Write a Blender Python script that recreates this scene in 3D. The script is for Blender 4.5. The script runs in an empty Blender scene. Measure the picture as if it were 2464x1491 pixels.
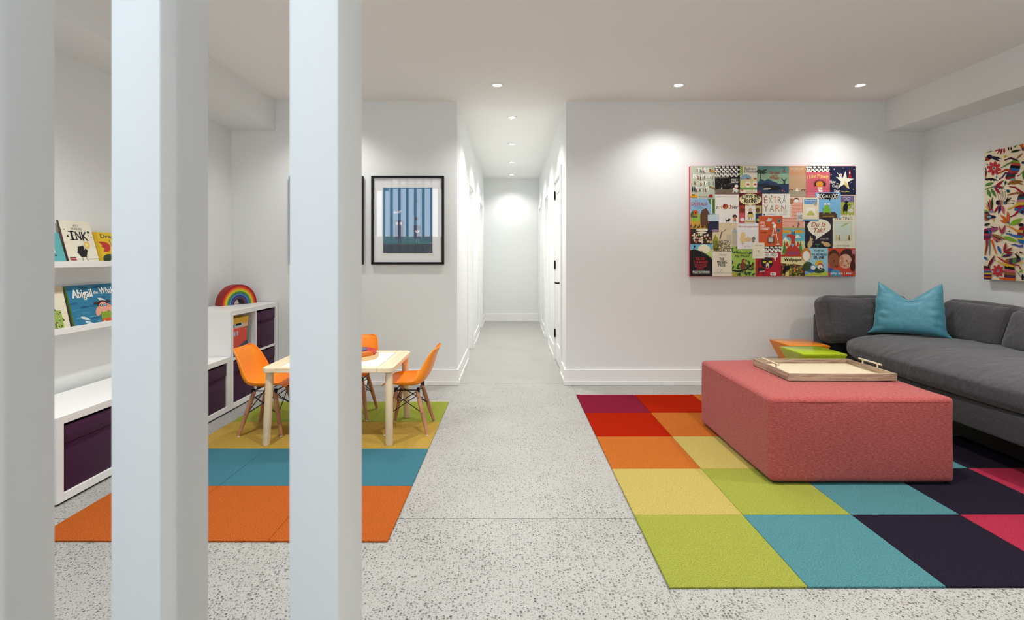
import bpy, bmesh, math, random
from mathutils import Vector, Matrix, noise as mnoise
from mathutils.bvhtree import BVHTree
R = math.radians
random.seed(7)
sc = bpy.context.scene
COL = sc.collection

# ------------------------------------------------------------------ camera
CAMH = 1.195
cam_d = bpy.data.cameras.new('camera'); cam = bpy.data.objects.new('camera', cam_d); COL.objects.link(cam)
cam.location = (0, 0, CAMH); cam.rotation_euler = (R(90), 0, 0)
cam_d.sensor_width = 36; cam_d.lens = 1200 / 2464 * 36
cam_d.shift_x = 1 / 2464; cam_d.shift_y = -(745.5 - 617) / 2464
cam_d.clip_start = 0.02; cam_d.clip_end = 60
cam_d.dof.use_dof = True; cam_d.dof.focus_distance = 3.6; cam_d.dof.aperture_fstop = 10
sc.camera = cam

# ------------------------------------------------------------------ world, daylight, exposure
world = bpy.data.worlds.new('daylight'); sc.world = world; world.use_nodes = True
bg = world.node_tree.nodes['Background']; bg.inputs[0].default_value = (0.80, 0.90, 1.0, 1); bg.inputs[1].default_value = 3.0
wl = bpy.data.lights.new('window_daylight', 'AREA'); wl.shape = 'RECTANGLE'; wl.size = 4.2; wl.size_y = 1.1
wl.energy = 15; wl.color = (0.80, 0.895, 1.0)
wlo = bpy.data.objects.new('window_daylight', wl); COL.objects.link(wlo)
wlo.location = (-1.26, -0.92, 2.08); wlo.rotation_euler = (R(90), 0, 0)     # outside the high window, shining into the room
LAMP_W, LAMP_COL = {4.2: 40.0, 2.15: 108.0, 0.10: 90.0}, (1.0, 0.992, 0.975)
HALL_W = 74.0
vs = sc.view_settings
vs.view_transform = 'Standard'; vs.look = 'None'; vs.gamma = 1; vs.exposure = 0.16; vs.use_curve_mapping = False
sc.cycles.max_bounces = 10; sc.cycles.diffuse_bounces = 7; sc.cycles.glossy_bounces = 4; sc.cycles.transparent_max_bounces = 12
sc.cycles.caustics_reflective = False; sc.cycles.caustics_refractive = False
sc.cycles.sample_clamp_indirect = 6.0

# ------------------------------------------------------------------ helpers: colour and nodes
def lin(c):
    c /= 255.0
    return c / 12.92 if c <= 0.04045 else ((c + 0.055) / 1.055) ** 2.4
def C(r, g, b, k=1.0):
    return (min(1, lin(r) * k), min(1, lin(g) * k), min(1, lin(b) * k), 1.0)

class NT:
    """small node-tree builder"""
    def __init__(s, name):
        s.mat = bpy.data.materials.new(name); s.mat.use_nodes = True
        s.t = s.mat.node_tree; s.n = s.t.nodes; s.b = s.n['Principled BSDF']; s.out = s.n['Material Output']
    def _set(s, sock, v):
        if hasattr(v, 'links'): s.t.links.new(v, sock)
        elif v is not None:
            sock.default_value = v
    def node(s, typ, out=0, props=None, **ins):
        nd = s.n.new(typ)
        for k, v in (props or {}).items(): setattr(nd, k, v)
        for k, v in ins.items():
            key = int(k[1:]) if k[0] == '_' and k[1:].isdigit() else k.replace('_', ' ')
            s._set(nd.inputs[key], v)
        return nd.outputs[out]
    def math(s, op, a, b=None, c=None, clamp=False):
        nd = s.n.new('ShaderNodeMath'); nd.operation = op; nd.use_clamp = clamp
        for i, v in enumerate((a, b, c)):
            if v is not None: s._set(nd.inputs[i], v)
        return nd.outputs[0]
    def mix(s, fac, a, b, blend='MIX'):
        nd = s.n.new('ShaderNodeMix'); nd.data_type = 'RGBA'; nd.blend_type = blend
        s._set(nd.inputs['Factor'], fac); s._set(nd.inputs[6], a); s._set(nd.inputs[7], b)
        return nd.outputs[2]
    def ramp(s, fac, stops, interp='LINEAR'):
        nd = s.n.new('ShaderNodeValToRGB'); cr = nd.color_ramp; cr.interpolation = interp
        while len(cr.elements) < len(stops): cr.elements.new(0.5)
        for e, (p, c) in zip(cr.elements, stops): e.position = p; e.color = c if len(c) == 4 else (*c, 1)
        s._set(nd.inputs[0], fac); return nd.outputs[0]
    def coord(s, which='Object', scale=None, loc=None, rot=None):
        o = s.node('ShaderNodeTexCoord', out=['Generated', 'Normal', 'UV', 'Object'].index(which))
        if scale or loc or rot:
            nd = s.n.new('ShaderNodeMapping'); s.t.links.new(o, nd.inputs[0])
            if loc: nd.inputs['Location'].default_value = loc
            if rot: nd.inputs['Rotation'].default_value = rot
            if scale: nd.inputs['Scale'].default_value = scale
            o = nd.outputs[0]
        return o
    def noise(s, vec, scale, detail=3, rough=0.5, dist=0.0, out=0):
        return s.node('ShaderNodeTexNoise', out=out, Vector=vec, Scale=scale, Detail=detail, Roughness=rough, Distortion=dist)
    def bump(s, h, strength=0.3, dist=0.01):
        s.t.links.new(s.node('ShaderNodeBump', Height=h, Strength=strength, Distance=dist), s.b.inputs['Normal'])
    def set(s, **k):
        for a, v in k.items(): s._set(s.b.inputs[a.replace('_', ' ')], v)
        return s.mat

def plain(name, col, rough=0.5, spec=0.5, metal=0.0, bump=None, coat=0.0):
    t = NT(name); t.set(Base_Color=col, Roughness=rough, Metallic=metal, Specular_IOR_Level=spec, Coat_Weight=coat)
    if bump: t.bump(t.noise(t.coord(), bump[0], 3), bump[1], bump[2])
    return t.mat

M = {}
def painted(name, col, rough=0.55):
    t = NT(name); v = t.coord()
    n = t.noise(v, 1.3, 2)
    t.set(Base_Color=t.mix(n, col, tuple(c * 0.97 for c in col[:3]) + (1,)), Roughness=rough, Specular_IOR_Level=0.3)
    t.bump(t.noise(v, 260, 2), 0.05, 0.002); return t.mat
M['wall'] = painted('wall_paint', (0.80, 0.815, 0.808, 1), 0.6)
M['ceiling'] = painted('ceiling_paint', (0.86, 0.855, 0.83, 1), 0.8)
M['trim'] = painted('trim_paint', (0.86, 0.855, 0.84, 1), 0.35)
M['slat'] = painted('slat_paint', (0.69, 0.69, 0.682, 1), 0.45)
M['laminate'] = painted('white_laminate', (0.84, 0.835, 0.82, 1), 0.35)
M['black'] = plain('black_metal', (0.008, 0.008, 0.009, 1), 0.5, 0.2)
M['dark'] = plain('dark_plastic', (0.02, 0.02, 0.022, 1), 0.6)
M['steel'] = plain('bolt_steel', (0.35, 0.34, 0.33, 1), 0.35, metal=1)
M['white_plastic'] = plain('white_plastic', (0.82, 0.82, 0.80, 1), 0.4)

def floor_mat(name, dens):
    t = NT(name); v = t.coord('Object')
    v2 = t.node('ShaderNodeVectorMath', props={'operation': 'ADD'}, _0=v, _1=t.node('ShaderNodeVectorMath', props={'operation': 'SCALE'}, _0=t.noise(v, 55, 2, out=1), Scale=0.006))
    patch = t.math('MULTIPLY_ADD', t.noise(v, 2.4, 4, 0.65), 2.2, -0.62, True)
    col = t.mix(t.noise(v, 3.0, 4, 0.6), C(158, 157, 152), C(179, 178, 173))
    col = t.mix(t.math('MULTIPLY', t.noise(v, 420, 2), 0.30), col, C(140, 138, 132))
    layers = ((82, 0.60, 1.25, 0.92, (C(50, 49, 46), C(132, 130, 122))), (165, 0.55, 1.2, 0.85, (C(48, 47, 45), C(126, 124, 117))), (50, 0.30, 3.0, 0.95, (C(30, 29, 29), C(110, 108, 102))))
    for i, (scl, rad, pw, op, (ca, cb)) in enumerate(layers):
        nd = t.n.new('ShaderNodeTexVoronoi'); nd.voronoi_dimensions = '2D'; nd.feature = 'F1'
        t._set(nd.inputs['Vector'], v2); nd.inputs['Scale'].default_value = scl; nd.inputs['Randomness'].default_value = 1.0
        sep = t.n.new('ShaderNodeSeparateColor'); t.t.links.new(nd.outputs['Color'], sep.inputs[0])
        thr = t.math('MULTIPLY', t.math('POWER', sep.outputs[0], pw), rad * dens)
        thr = t.math('MULTIPLY', thr, t.math('MULTIPLY_ADD', patch, 0.42, 0.56))
        f = t.math('MULTIPLY', t.math('SUBTRACT', thr, nd.outputs['Distance']), 14.0, None, True)
        col = t.mix(t.math('MULTIPLY', f, op), col, t.mix(sep.outputs[1], ca, cb))
    t.set(Base_Color=col, Roughness=t.math('MULTIPLY_ADD', t.noise(v, 6, 3), 0.16, 0.30), Specular_IOR_Level=0.4)
    t.bump(t.noise(v, 90, 3), 0.04, 0.002); return t.mat
M['floor'] = floor_mat('polished_concrete', 0.94)
M['floor_mid'] = floor_mat('polished_concrete_lightly_ground', 0.80)
M['floor_hall'] = floor_mat('polished_concrete_hardly_ground', 0.56)
M['joint'] = plain('joint_filler', C(158, 156, 150), 0.8)

def carpet_mat(name, col):
    t = NT(name); v = t.coord('Object')
    a = t.noise(v, 230, 3, 0.7); b = t.noise(v, 480, 2, 0.6); c = t.noise(v, 9, 2)
    f = t.math('MULTIPLY_ADD', a, 2.3, -0.72, True)
    dk = tuple(x * 0.56 for x in col[:3]) + (1,); lt = tuple(min(1, x * 1.40) for x in col[:3]) + (1,)
    cc = t.mix(f, dk, lt)
    cc = t.mix(t.math('MULTIPLY', c, 0.16), cc, tuple(x * 0.78 for x in col[:3]) + (1,))
    t.set(Base_Color=cc, Roughness=1.0, Specular_IOR_Level=0.0)
    t.bump(t.math('ADD', a, t.math('MULTIPLY', b, 0.5)), 1.0, 0.010); return t.mat

def wood_mat(name, c1, c2, axis=0, scale=1.0, rough=0.5, strength=0.6):
    t = NT(name); s = [38 * scale] * 3; s[axis] = 2.2 * scale
    v = t.coord('Object', scale=tuple(s))
    g = t.noise(v, 1.0, 5, 0.6, 0.9)
    g2 = t.noise(v, 4.0, 3, 0.7, 0.3)
    f = t.math('MULTIPLY_ADD', t.math('ADD', t.math('MULTIPLY', g, 1.5), t.math('MULTIPLY', g2, 0.5)), 1.5, -1.0, True)
    t.set(Base_Color=t.mix(t.math('MULTIPLY', f, strength), c1, c2), Roughness=rough, Specular_IOR_Level=0.35)
    t.bump(g2, 0.08, 0.002); return t.mat
M['pine_x'] = wood_mat('pale_pine_x', C(238, 222, 192), C(216, 186, 142), 0, 0.6, 0.5, 0.7)
M['pine_y'] = wood_mat('pale_pine_y', C(238, 222, 192), C(216, 186, 142), 1, 0.6, 0.5, 0.7)
M['pine_z'] = wood_mat('pale_pine_z', C(238, 221, 190), C(216, 186, 142), 2, 0.6, 0.5, 0.7)
M['walnut'] = wood_mat('chair_leg_wood', C(192, 138, 100), C(138, 90, 62), 2, 0.9, 0.5, 0.8)
M['ash_x'] = wood_mat('tray_ash_x', C(198, 178, 152), C(116, 90, 70), 0, 1.6, 0.55, 1.0)
M['ash_y'] = wood_mat('tray_ash_y', C(198, 178, 152), C(116, 90, 70), 1, 1.6, 0.55, 1.0)
M['ash_light'] = wood_mat('tray_base_wood', C(216, 202, 172), C(204, 188, 152), 0, 0.8, 0.5, 0.6)
M['birch'] = wood_mat('puzzle_tray_wood', C(226, 200, 148), C(206, 176, 120), 0, 0.8, 0.5, 0.7)

def fabric_mat(name, col, k=1.0, weave=900, sheen=0.25, wrinkle=0.0, streak=0.35):
    t = NT(name); v = t.coord('Object')
    n1 = t.noise(t.coord('Object', scale=(weave * .35, weave * .06, weave * .35)), 1.0, 2)
    n2 = t.noise(t.coord('Object', scale=(weave * .06, weave * .35, weave * .35)), 1.0, 2)
    n3 = t.noise(v, 5, 3)
    f = t.math('MULTIPLY', t.math('ADD', n1, n2), 0.5)
    a = tuple(c * 0.55 for c in col[:3]) + (1,); b = tuple(min(1, c * 1.5) for c in col[:3]) + (1,)
    cc = t.mix(t.math('MULTIPLY_ADD', f, 2.6, -0.80, True), a, b)
    cc = t.mix(t.math('MULTIPLY', n3, streak), cc, tuple(c * 0.8 for c in col[:3]) + (1,))
    t.set(Base_Color=cc, Roughness=0.9, Specular_IOR_Level=0.15, Sheen_Weight=sheen, Sheen_Roughness=0.45)
    if wrinkle:
        w1 = t.noise(t.coord('Object', scale=(3, 5, 5)), 1.0, 3, 0.5, 0.6)
        w2 = t.math('ABSOLUTE', t.math('SUBTRACT', t.noise(t.coord('Object', scale=(2.2, 7, 6), rot=(0, 0, 0.5)), 1.0, 3, 0.5, 0.9), 0.5))
        h = t.math('ADD', t.math('MULTIPLY', f, 0.03), t.math('ADD', t.math('MULTIPLY', w1, wrinkle), t.math('MULTIPLY', w2, wrinkle * -0.55)))
        t.bump(h, 0.8, 0.07)
    else: t.bump(f, 0.25, 0.002)
    return t.mat
M['sofa'] = fabric_mat('charcoal_linen', C(75, 73, 76), sheen=0.32, wrinkle=0.34)
M['sofa_flat'] = fabric_mat('charcoal_linen_taut', C(68, 66, 68), sheen=0.2)
M['bin'] = fabric_mat('aubergine_fabric', C(66, 30, 58), sheen=0.1, weave=1200)

def velvet():
    t = NT('teal_velvet'); v = t.coord('Object')
    n = t.noise(v, 26, 3, 0.6); n2 = t.noise(v, 700, 2)
    cc = t.mix(n, C(56, 126, 152), C(106, 176, 188)); cc = t.mix(t.math('MULTIPLY', n2, 0.4), cc, C(38, 100, 126))
    t.set(Base_Color=cc, Roughness=0.5, Specular_IOR_Level=0.5, Sheen_Weight=1.0, Sheen_Roughness=0.35, Sheen_Tint=C(150, 205, 212))
    w = t.noise(t.coord('Object', scale=(7, 7, 9)), 1.0, 2, 0.5, 0.5)
    t.bump(t.math('ADD', t.math('MULTIPLY', w, 0.5), t.math('MULTIPLY', n2, 0.02)), 0.35, 0.03); return t.mat
M['velvet'] = velvet()

def herringbone():
    t = NT('coral_herringbone'); uv = t.coord('UV')
    sep = t.n.new('ShaderNodeSeparateXYZ'); t.t.links.new(uv, sep.inputs[0]); u, v = sep.outputs[0], sep.outputs[1]
    tri = t.math('PINGPONG', u, 0.008)
    st = t.math('SINE', t.math('MULTIPLY', t.math('ADD', v, t.math('MULTIPLY', tri, 1.0)), 2 * math.pi / 0.0046))
    slub = t.noise(t.node('ShaderNodeMapping', _0=uv, Scale=(55, 430, 1)), 1.0, 4, 0.75)
    slub2 = t.noise(t.node('ShaderNodeMapping', _0=uv, Scale=(26, 330, 1), Location=(3, 7, 0)), 1.0, 4, 0.75)
    grain = t.noise(uv, 620, 2, 0.7)
    f = t.math('MULTIPLY_ADD', st, 0.36, 0.04)
    f = t.math('ADD', f, t.math('MULTIPLY_ADD', slub, 2.0, -1.0))
    f = t.math('ADD', f, t.math('MULTIPLY_ADD', grain, 1.5, -0.68), None, True)
    cc = t.mix(t.math('MULTIPLY', f, 0.80), C(158, 32, 38), C(220, 186, 170))
    d = t.math('MULTIPLY_ADD', slub2, 3.0, -1.45, True)
    cc = t.mix(t.math('MULTIPLY', d, 0.62), cc, C(80, 30, 36))
    t.set(Base_Color=cc, Roughness=0.95, Specular_IOR_Level=0.1, Sheen_Weight=0.15, Sheen_Roughness=0.5)
    t.bump(t.math('ADD', f, grain), 0.35, 0.002); return t.mat
M['herringbone'] = herringbone()

def print_mat():
    t = NT('printed_surface'); nd = t.n.new('ShaderNodeAttribute'); nd.attribute_name = 'ink'
    t.set(Base_Color=nd.outputs[0], Roughness=0.55, Specular_IOR_Level=0.3); return t.mat
M['print'] = print_mat()
def embroidery_mat():
    t = NT('embroidered_cloth'); nd = t.n.new('ShaderNodeAttribute'); nd.attribute_name = 'ink'
    n = t.noise(t.coord('Object', scale=(60, 60, 900)), 1.0, 2)
    t.set(Base_Color=t.mix(t.math('MULTIPLY', n, 0.35), nd.outputs[0], (0.02, 0.02, 0.02, 1)), Roughness=0.85, Specular_IOR_Level=0.15); return t.mat
M['stitch'] = embroidery_mat()

def glass_mat():
    t = NT('picture_glass')
    tr = t.node('ShaderNodeBsdfTransparent'); gl = t.node('ShaderNodeBsdfGlossy', Roughness=0.0)
    t.t.links.new(t.node('ShaderNodeMixShader', _0=0.06, _1=tr, _2=gl), t.out.inputs[0]); return t.mat
M['glass'] = glass_mat()
def emit(name, col, s):
    t = NT(name); t.set(Base_Color=(0.9, 0.9, 0.9, 1), Emission_Color=col, Emission_Strength=s); return t.mat
M['lamp'] = emit('lamp_face', (1, 0.98, 0.95, 1), 8)
M['lamp_hall'] = M['lamp']

# ------------------------------------------------------------------ helpers: objects
def tag(o, label=None, cat=None, group=None, kind=None):
    for k, v in (('label', label), ('category', cat), ('group', group), ('kind', kind)):
        if v: o[k] = v
    return o
def empty(name, loc=(0, 0, 0), rot=(0, 0, 0), parent=None):
    o = bpy.data.objects.new(name, None); COL.objects.link(o); o.location = loc; o.rotation_euler = rot
    o.empty_display_size = 0.05
    if parent: o.parent = parent
    return o
def thing(name, label, cat, loc=(0, 0, 0), rot=(0, 0, 0), group=None):
    return tag(empty(name, loc, rot), label, cat, group)
def obj(name, bm, mat, parent=None, smooth=False, loc=None, rot=None):
    if isinstance(bm, bmesh.types.BMesh):
        me = bpy.data.meshes.new(name); bmesh.ops.recalc_face_normals(bm, faces=bm.faces); bm.to_mesh(me); bm.free()
    else: me = bm
    if mat is not None and not me.materials: me.materials.append(mat)
    if smooth:
        me.shade_smooth()
        if smooth is not True:
            try: me.set_sharp_from_angle(angle=R(smooth))
            except Exception: pass
    o = bpy.data.objects.new(name, me); COL.objects.link(o)
    if parent: o.parent = parent
    if loc: o.location = loc
    if rot: o.rotation_euler = rot
    return o
def struct(name, bm, mat, parent=None, smooth=False):
    o = obj(name, bm, mat, parent, smooth)
    if not parent: o['kind'] = 'structure'
    return o
def copy_tree(o, parent=None):
    c = o.copy(); COL.objects.link(c); c.parent = parent
    for ch in o.children: copy_tree(ch, c)
    return c
BM = bmesh.new
def box(bm, x0, x1, y0, y1, z0, z1, bev=0.0, seg=2):
    m = Matrix.Translation(((x0 + x1) / 2, (y0 + y1) / 2, (z0 + z1) / 2)) @ Matrix.Diagonal((abs(x1 - x0), abs(y1 - y0), abs(z1 - z0), 1))
    r = bmesh.ops.create_cube(bm, size=1, matrix=m)
    if bev:
        ed = {e for v in r['verts'] for e in v.link_edges}
        bmesh.ops.bevel(bm, geom=list(ed), offset=bev, segments=seg, profile=0.5, affect='EDGES')
    return bm
def bx(*a, **k): return box(BM(), *a, **k)
def frame_of(d):
    d = Vector(d).normalized(); a = Vector((0, 0, 1)) if abs(d.z) < 0.9 else Vector((1, 0, 0))
    u = d.cross(a).normalized(); return u, d.cross(u).normalized()
def tube(bm, pts, r, n=10, caps=True):
    """swept round tube; r is a number or one radius for each point"""
    pts = [Vector(p) for p in pts]; rs = r if isinstance(r, (list, tuple)) else [r] * len(pts)
    rings = []; u = None
    for i, p in enumerate(pts):
        d = (pts[min(i + 1, len(pts) - 1)] - pts[max(i - 1, 0)]).normalized()
        if u is None: u, w = frame_of(d)
        else:
            u = (u - d * u.dot(d)).normalized(); w = d.cross(u)
        rings.append([bm.verts.new(p + (u * math.cos(2 * math.pi * k / n) + w * math.sin(2 * math.pi * k / n)) * rs[i]) for k in range(n)])
    for a, b in zip(rings, rings[1:]):
        for k in range(n): bm.faces.new((a[k], a[(k + 1) % n], b[(k + 1) % n], b[k]))
    if caps: bm.faces.new(rings[0][::-1]); bm.faces.new(rings[-1])
    return bm
def lathe(bm, prof, n=32, center=(0, 0, 0)):
    c = Vector(center); rings = []
    for r, z in prof: rings.append([bm.verts.new(c + Vector((r * math.cos(2 * math.pi * k / n), r * math.sin(2 * math.pi * k / n), z))) for k in range(n)])
    for a, b in zip(rings, rings[1:]):
        for k in range(n): bm.faces.new((a[k], a[(k + 1) % n], b[(k + 1) % n], b[k]))
    return rings
def prism(bm, pts, z0, z1):
    a = [bm.verts.new((x, y, z0)) for x, y in pts]; b = [bm.verts.new((x, y, z1)) for x, y in pts]
    bm.faces.new(a[::-1]); bm.faces.new(b)
    for i in range(len(pts)):
        j = (i + 1) % len(pts); bm.faces.new((a[i], a[j], b[j], b[i]))
    return bm
def box_uv(me):
    uv = me.uv_layers.new(name='UVMap')
    for p in me.polygons:
        n = p.normal; ax = max(range(3), key=lambda i: abs(n[i]))
        for li in p.loop_indices:
            co = me.vertices[me.loops[li].vertex_index].co
            uv.data[li].uv = (co.x, co.y) if ax == 2 else ((co.x, co.z) if ax == 1 else (co.y, co.z))
def puffy(w, d, h, r, n=22, bulge=(0, 0, 0), noise_amp=0.0, noise_scale=6.0, seed=0, fn=None):
    """soft rounded block centred on the origin"""
    bm = BM(); bmesh.ops.create_cube(bm, size=2)
    bmesh.ops.subdivide_edges(bm, edges=bm.edges[:], cuts=n, use_grid_fill=True)
    H = Vector((w / 2, d / 2, h / 2))
    for v in bm.verts:
        p = Vector([math.sin(c * math.pi / 2) for c in v.co])
        q = Vector([p[i] * H[i] for i in range(3)])
        inn = Vector([max(-(H[i] - r), min(H[i] - r, q[i])) for i in range(3)])
        dv = q - inn
        if dv.length > 1e-9: q = inn + dv.normalized() * r
        for i in range(3):
            j, k = (i + 1) % 3, (i + 2) % 3
            q[i] += bulge[i] * (1 if p[i] > 0 else -1) * abs(p[i]) ** 3 * (1 - p[j] ** 2) ** 0.7 * (1 - p[k] ** 2) ** 0.7
        if fn: q = fn(q, p)
        if noise_amp:
            q += mnoise.noise_vector(q * noise_scale + Vector((seed * 7.3, seed * 3.1, 0))) * noise_amp
        v.co = q
    return bm

def superblock(w, d, h, e, n=40, noise_amp=0.0, noise_scale=4.0, seed=0, fn=None):
    """plump block without any hard edge (superellipsoid)"""
    bm = BM(); bmesh.ops.create_cube(bm, size=2)
    bmesh.ops.subdivide_edges(bm, edges=bm.edges[:], cuts=n, use_grid_fill=True)
    H = (w / 2, d / 2, h / 2)
    for v in bm.verts:
        p = Vector([math.sin(c * math.pi / 2) for c in v.co]); s = sum(abs(c) ** e for c in p) ** (1 / e)
        p = p / s
        q = Vector([p[i] * H[i] for i in range(3)])
        if fn: q = fn(q, p)
        if noise_amp: q += mnoise.noise_vector(q * noise_scale + Vector((seed * 7.3, seed * 3.1, 0))) * noise_amp
        v.co = q
    return bm
# ================================================================== the room
XL, XR, YB, YF, ZC = -2.606, 3.824, 4.64, -0.80, 2.64       # side walls, back wall, wall behind the camera, ceiling
HX0, HX1, HY = -0.507, 0.507, 9.21                            # hallway
T = 0.12
# floor: dark joint filler with cast slabs on it
floor = struct('floor', bx(XL - .9, XR + .9, YF - .3, HY + .3, -0.08, -0.0025), M['joint'])
JX, JY0, JY1, g = 0.562, 2.276, 4.702, 0.0022
for x0, x1, y0, y1 in ((XL - .9, JX - g, YF - .3, JY0 - g), (JX + g, XR + .9, YF - .3, JY0 - g), (XL - .9, JX - g, JY0 + g, JY1 - g), (JX + g, XR + .9, JY0 + g, JY1 - g), (XL - .9, XR + .9, JY1 + g, HY + .3)):
    obj('slab', bx(x0, x1, y0, y1, -0.0025, 0.0), M['floor' if y1 < 3 else 'floor_mid' if y1 < 5 else 'floor_hall'], floor)
struct('ceiling', bx(XL - 1.0, XR + .2, YF - .2, HY + .2, ZC, ZC + .1), M['ceiling'])
AX, AY = -3.42, 0.30                                             # unseen landing, widened so the window's reflection fills the picture glass
struct('wall_left', bx(XL - T, XL, AY, YB + T, 0, ZC), M['wall'])
struct('wall_landing_left', bx(AX - T, AX, YF, AY + T, 0, ZC), M['wall'])
struct('wall_landing_return', bx(AX, XL - T, AY, AY + T, 0, ZC), M['wall'])
struct('wall_right', bx(XR, XR + T, YF, YB + T, 0, ZC), M['wall'])
struct('wall_back_left', bx(XL, HX0 - T, YB, YB + T, 0, ZC), M['wall'])
struct('wall_back_right', bx(HX1 + T, XR, YB, YB + T, 0, ZC), M['wall'])
struct('wall_hall_end', bx(HX0 - T, HX1 + T, HY, HY + T, 0, ZC), M['wall'])
DH = 2.045                                                    # door opening height
LEFT_OPEN = [(5.78, 6.49), (7.74, 8.43)]
RIGHT_OPEN = [(5.10, 5.79), (6.76, 7.36), (8.52, 9.08)]
def hall_wall(name, x0, x1, opens):
    bm = BM(); y = YB
    for a, b in opens + [(HY, HY)]:
        box(bm, x0, x1, y, a, 0, ZC)
        if b > a: box(bm, x0, x1, a, b, DH, ZC)
        y = b
    return struct(name, bm, M['wall'])
hall_wall('wall_hall_left', HX0 - T, HX0, LEFT_OPEN)
hall_wall('wall_hall_right', HX1, HX1 + T, RIGHT_OPEN)
# bulkheads under the ceiling along both side walls
struct('wall_bulkhead_left', bx(XL, -2.196, AY, YB, 2.368, ZC), M['wall'])
struct('wall_bulkhead_right', bx(3.476, XR, YF, YB, 2.355, ZC), M['wall'])
# wall behind the camera with a high window
WX0, WX1, WZ0, WZ1 = -3.36, 0.84, 1.55, 2.62
bm = BM()
box(bm, AX, WX0, YF - T, YF, 0, ZC); box(bm, WX1, XR, YF - T, YF, 0, ZC)
box(bm, WX0, WX1, YF - T, YF, 0, WZ0); box(bm, WX0, WX1, YF - T, YF, WZ1, ZC)
struct('wall_front', bm, M['wall'])
win = struct('window_1', bx(WX0, WX1, YF - .075, YF - .070, WZ0, WZ1), M['glass'])
bm = BM()
for a, b, c, d in ((WX0, WX1, WZ0, WZ0 + .05), (WX0, WX1, WZ1 - .05, WZ1), (WX0, WX0 + .05, WZ0, WZ1), (WX1 - .05, WX1, WZ0, WZ1)):
    box(bm, a, b, YF - .10, YF - .045, c, d)
obj('window_frame', bm, M['trim'], win)
obj('window_sill', bx(WX0 - .03, WX1 + .03, YF - .045, YF + .03, WZ0 - .025, WZ0), M['trim'], win)
# baseboards: flat board with a shoe in front of it
def run(bm, p, q, nx, ny):
    """a straight length from p to q, its face towards (nx, ny)"""
    for h0, h1, t in ((0.038, 0.147, 0.011), (0.0, 0.038, 0.018)):
        xs = sorted((p[0], q[0])); ys = sorted((p[1], q[1]))
        if nx: xs = sorted((p[0], p[0] + nx * t))
        else: ys = sorted((p[1], p[1] + ny * t))
        box(bm, xs[0], xs[1], ys[0], ys[1], h0, h1, 0.0025, 1)
def base(name, *runs):
    bm = BM()
    for r in runs: run(bm, *r)
    return struct(name, bm, M['trim'])
CW = 0.082                                                     # casing width
base('baseboard_back_left', ((XL, YB), (HX0 + .018, YB), 0, -1))
base('baseboard_back_right', ((HX1 - .018, YB), (XR, YB), 0, -1))
base('baseboard_left', ((XL, AY), (XL, YB), 1, 0))
base('baseboard_right', ((XR, YF), (XR, YB), -1, 0))
base('baseboard_hall_end', ((HX0, HY), (HX1, HY), 0, -1))
ys = [YB] + [v for a, b in LEFT_OPEN for v in (a - CW, b + CW)] + [HY]
base('baseboard_hall_left', *[((HX0, ys[i]), (HX0, ys[i + 1]), 1, 0) for i in range(0, len(ys), 2)])
ys = [YB] + [v for a, b in RIGHT_OPEN for v in (a - CW, b + CW)] + [HY]
base('baseboard_hall_right', *[((HX1, ys[i]), (HX1, ys[i + 1]), -1, 0) for i in range(0, len(ys), 2) if ys[i + 1] > ys[i]])

# hallway doors
def hall_door(n, side, a, b, recess, style):
    s = -1 if side < 0 else 1; X = HX0 if side < 0 else HX1
    def bxx(bm, d0, d1, y0, y1, z0, z1, bev=0.0015):           # d: depth behind the hall face (negative: proud of it)
        xs = sorted((X + s * d0, X + s * d1)); return box(bm, xs[0], xs[1], y0, y1, z0, z1, bev, 1)
    door = empty('door_%d' % n, (0, 0, 0)); door['kind'] = 'structure'
    bm = BM()
    bxx(bm, -.016, 0, a - CW, a, 0, DH + CW); bxx(bm, -.016, 0, b, b + CW, 0, DH + CW); bxx(bm, -.016, 0, a, b, DH, DH + CW)
    obj('casing', bm, M['trim'], door)
    bm = BM()
    bxx(bm, 0, T, a, a + .014, 0, DH); bxx(bm, 0, T, b - .014, b, 0, DH); bxx(bm, 0, T, a, b, DH - .014, DH)
    obj('jamb', bm, M['trim'], door)
    a2, b2, z0, z1, w = a + .017, b - .017, 0.012, DH - .017, 0.105
    leaf = BM()
    bxx(leaf, recess, recess + .036, a2, a2 + w, z0, z1); bxx(leaf, recess, recess + .036, b2 - w, b2, z0, z1)
    bxx(leaf, recess, recess + .036, a2 + w, b2 - w, z0, z0 + .2); bxx(leaf, recess, recess + .036, a2 + w, b2 - w, z1 - .12, z1)
    lf = obj('door_leaf', leaf, M['trim'], door)
    obj('panel', bxx(BM(), recess + .012, recess + .026, a2 + w, b2 - w, z0 + .2, z1 - .12), M['trim'], lf)
    if style == 'lever':
        for hz in (0.31, 1.10, 1.90):
            bm = BM(); tube(bm, [(X - s * .008, b - .012, hz - .048), (X - s * .008, b - .012, hz + .048)], .0075, 10); bxx(bm, -.004, 0.0, b - .03, b + .004, hz - .045, hz + .045)
            obj('hinge', bm, M['black'], door)
    if style in ('lever', 'knob'):
        ly = a2 + .055
        bm = BM()
        tube(bm, [(X + s * recess, ly, .92), (X + s * (recess - .010), ly, .92)], .026, 18)
        tube(bm, [(X + s * recess, ly, .92), (X + s * (recess - .052), ly, .92)], .009, 10)
        tube(bm, [(X + s * (recess - .050), ly - .008, .92), (X + s * (recess - .050), ly + .115, .92)], .0085, 10)
        obj('lever_handle', bm, M['black'], door)
    if style == 'flush':
        obj('flush_pull', bxx(BM(), recess - .003, recess, a2 + .03, a2 + .08, .84, 1.0), M['steel'], door)
    return door
hall_door(1, 1, *RIGHT_OPEN[0], 0.004, 'lever')
hall_door(2, 1, *RIGHT_OPEN[1], 0.070, 'knob')
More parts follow.
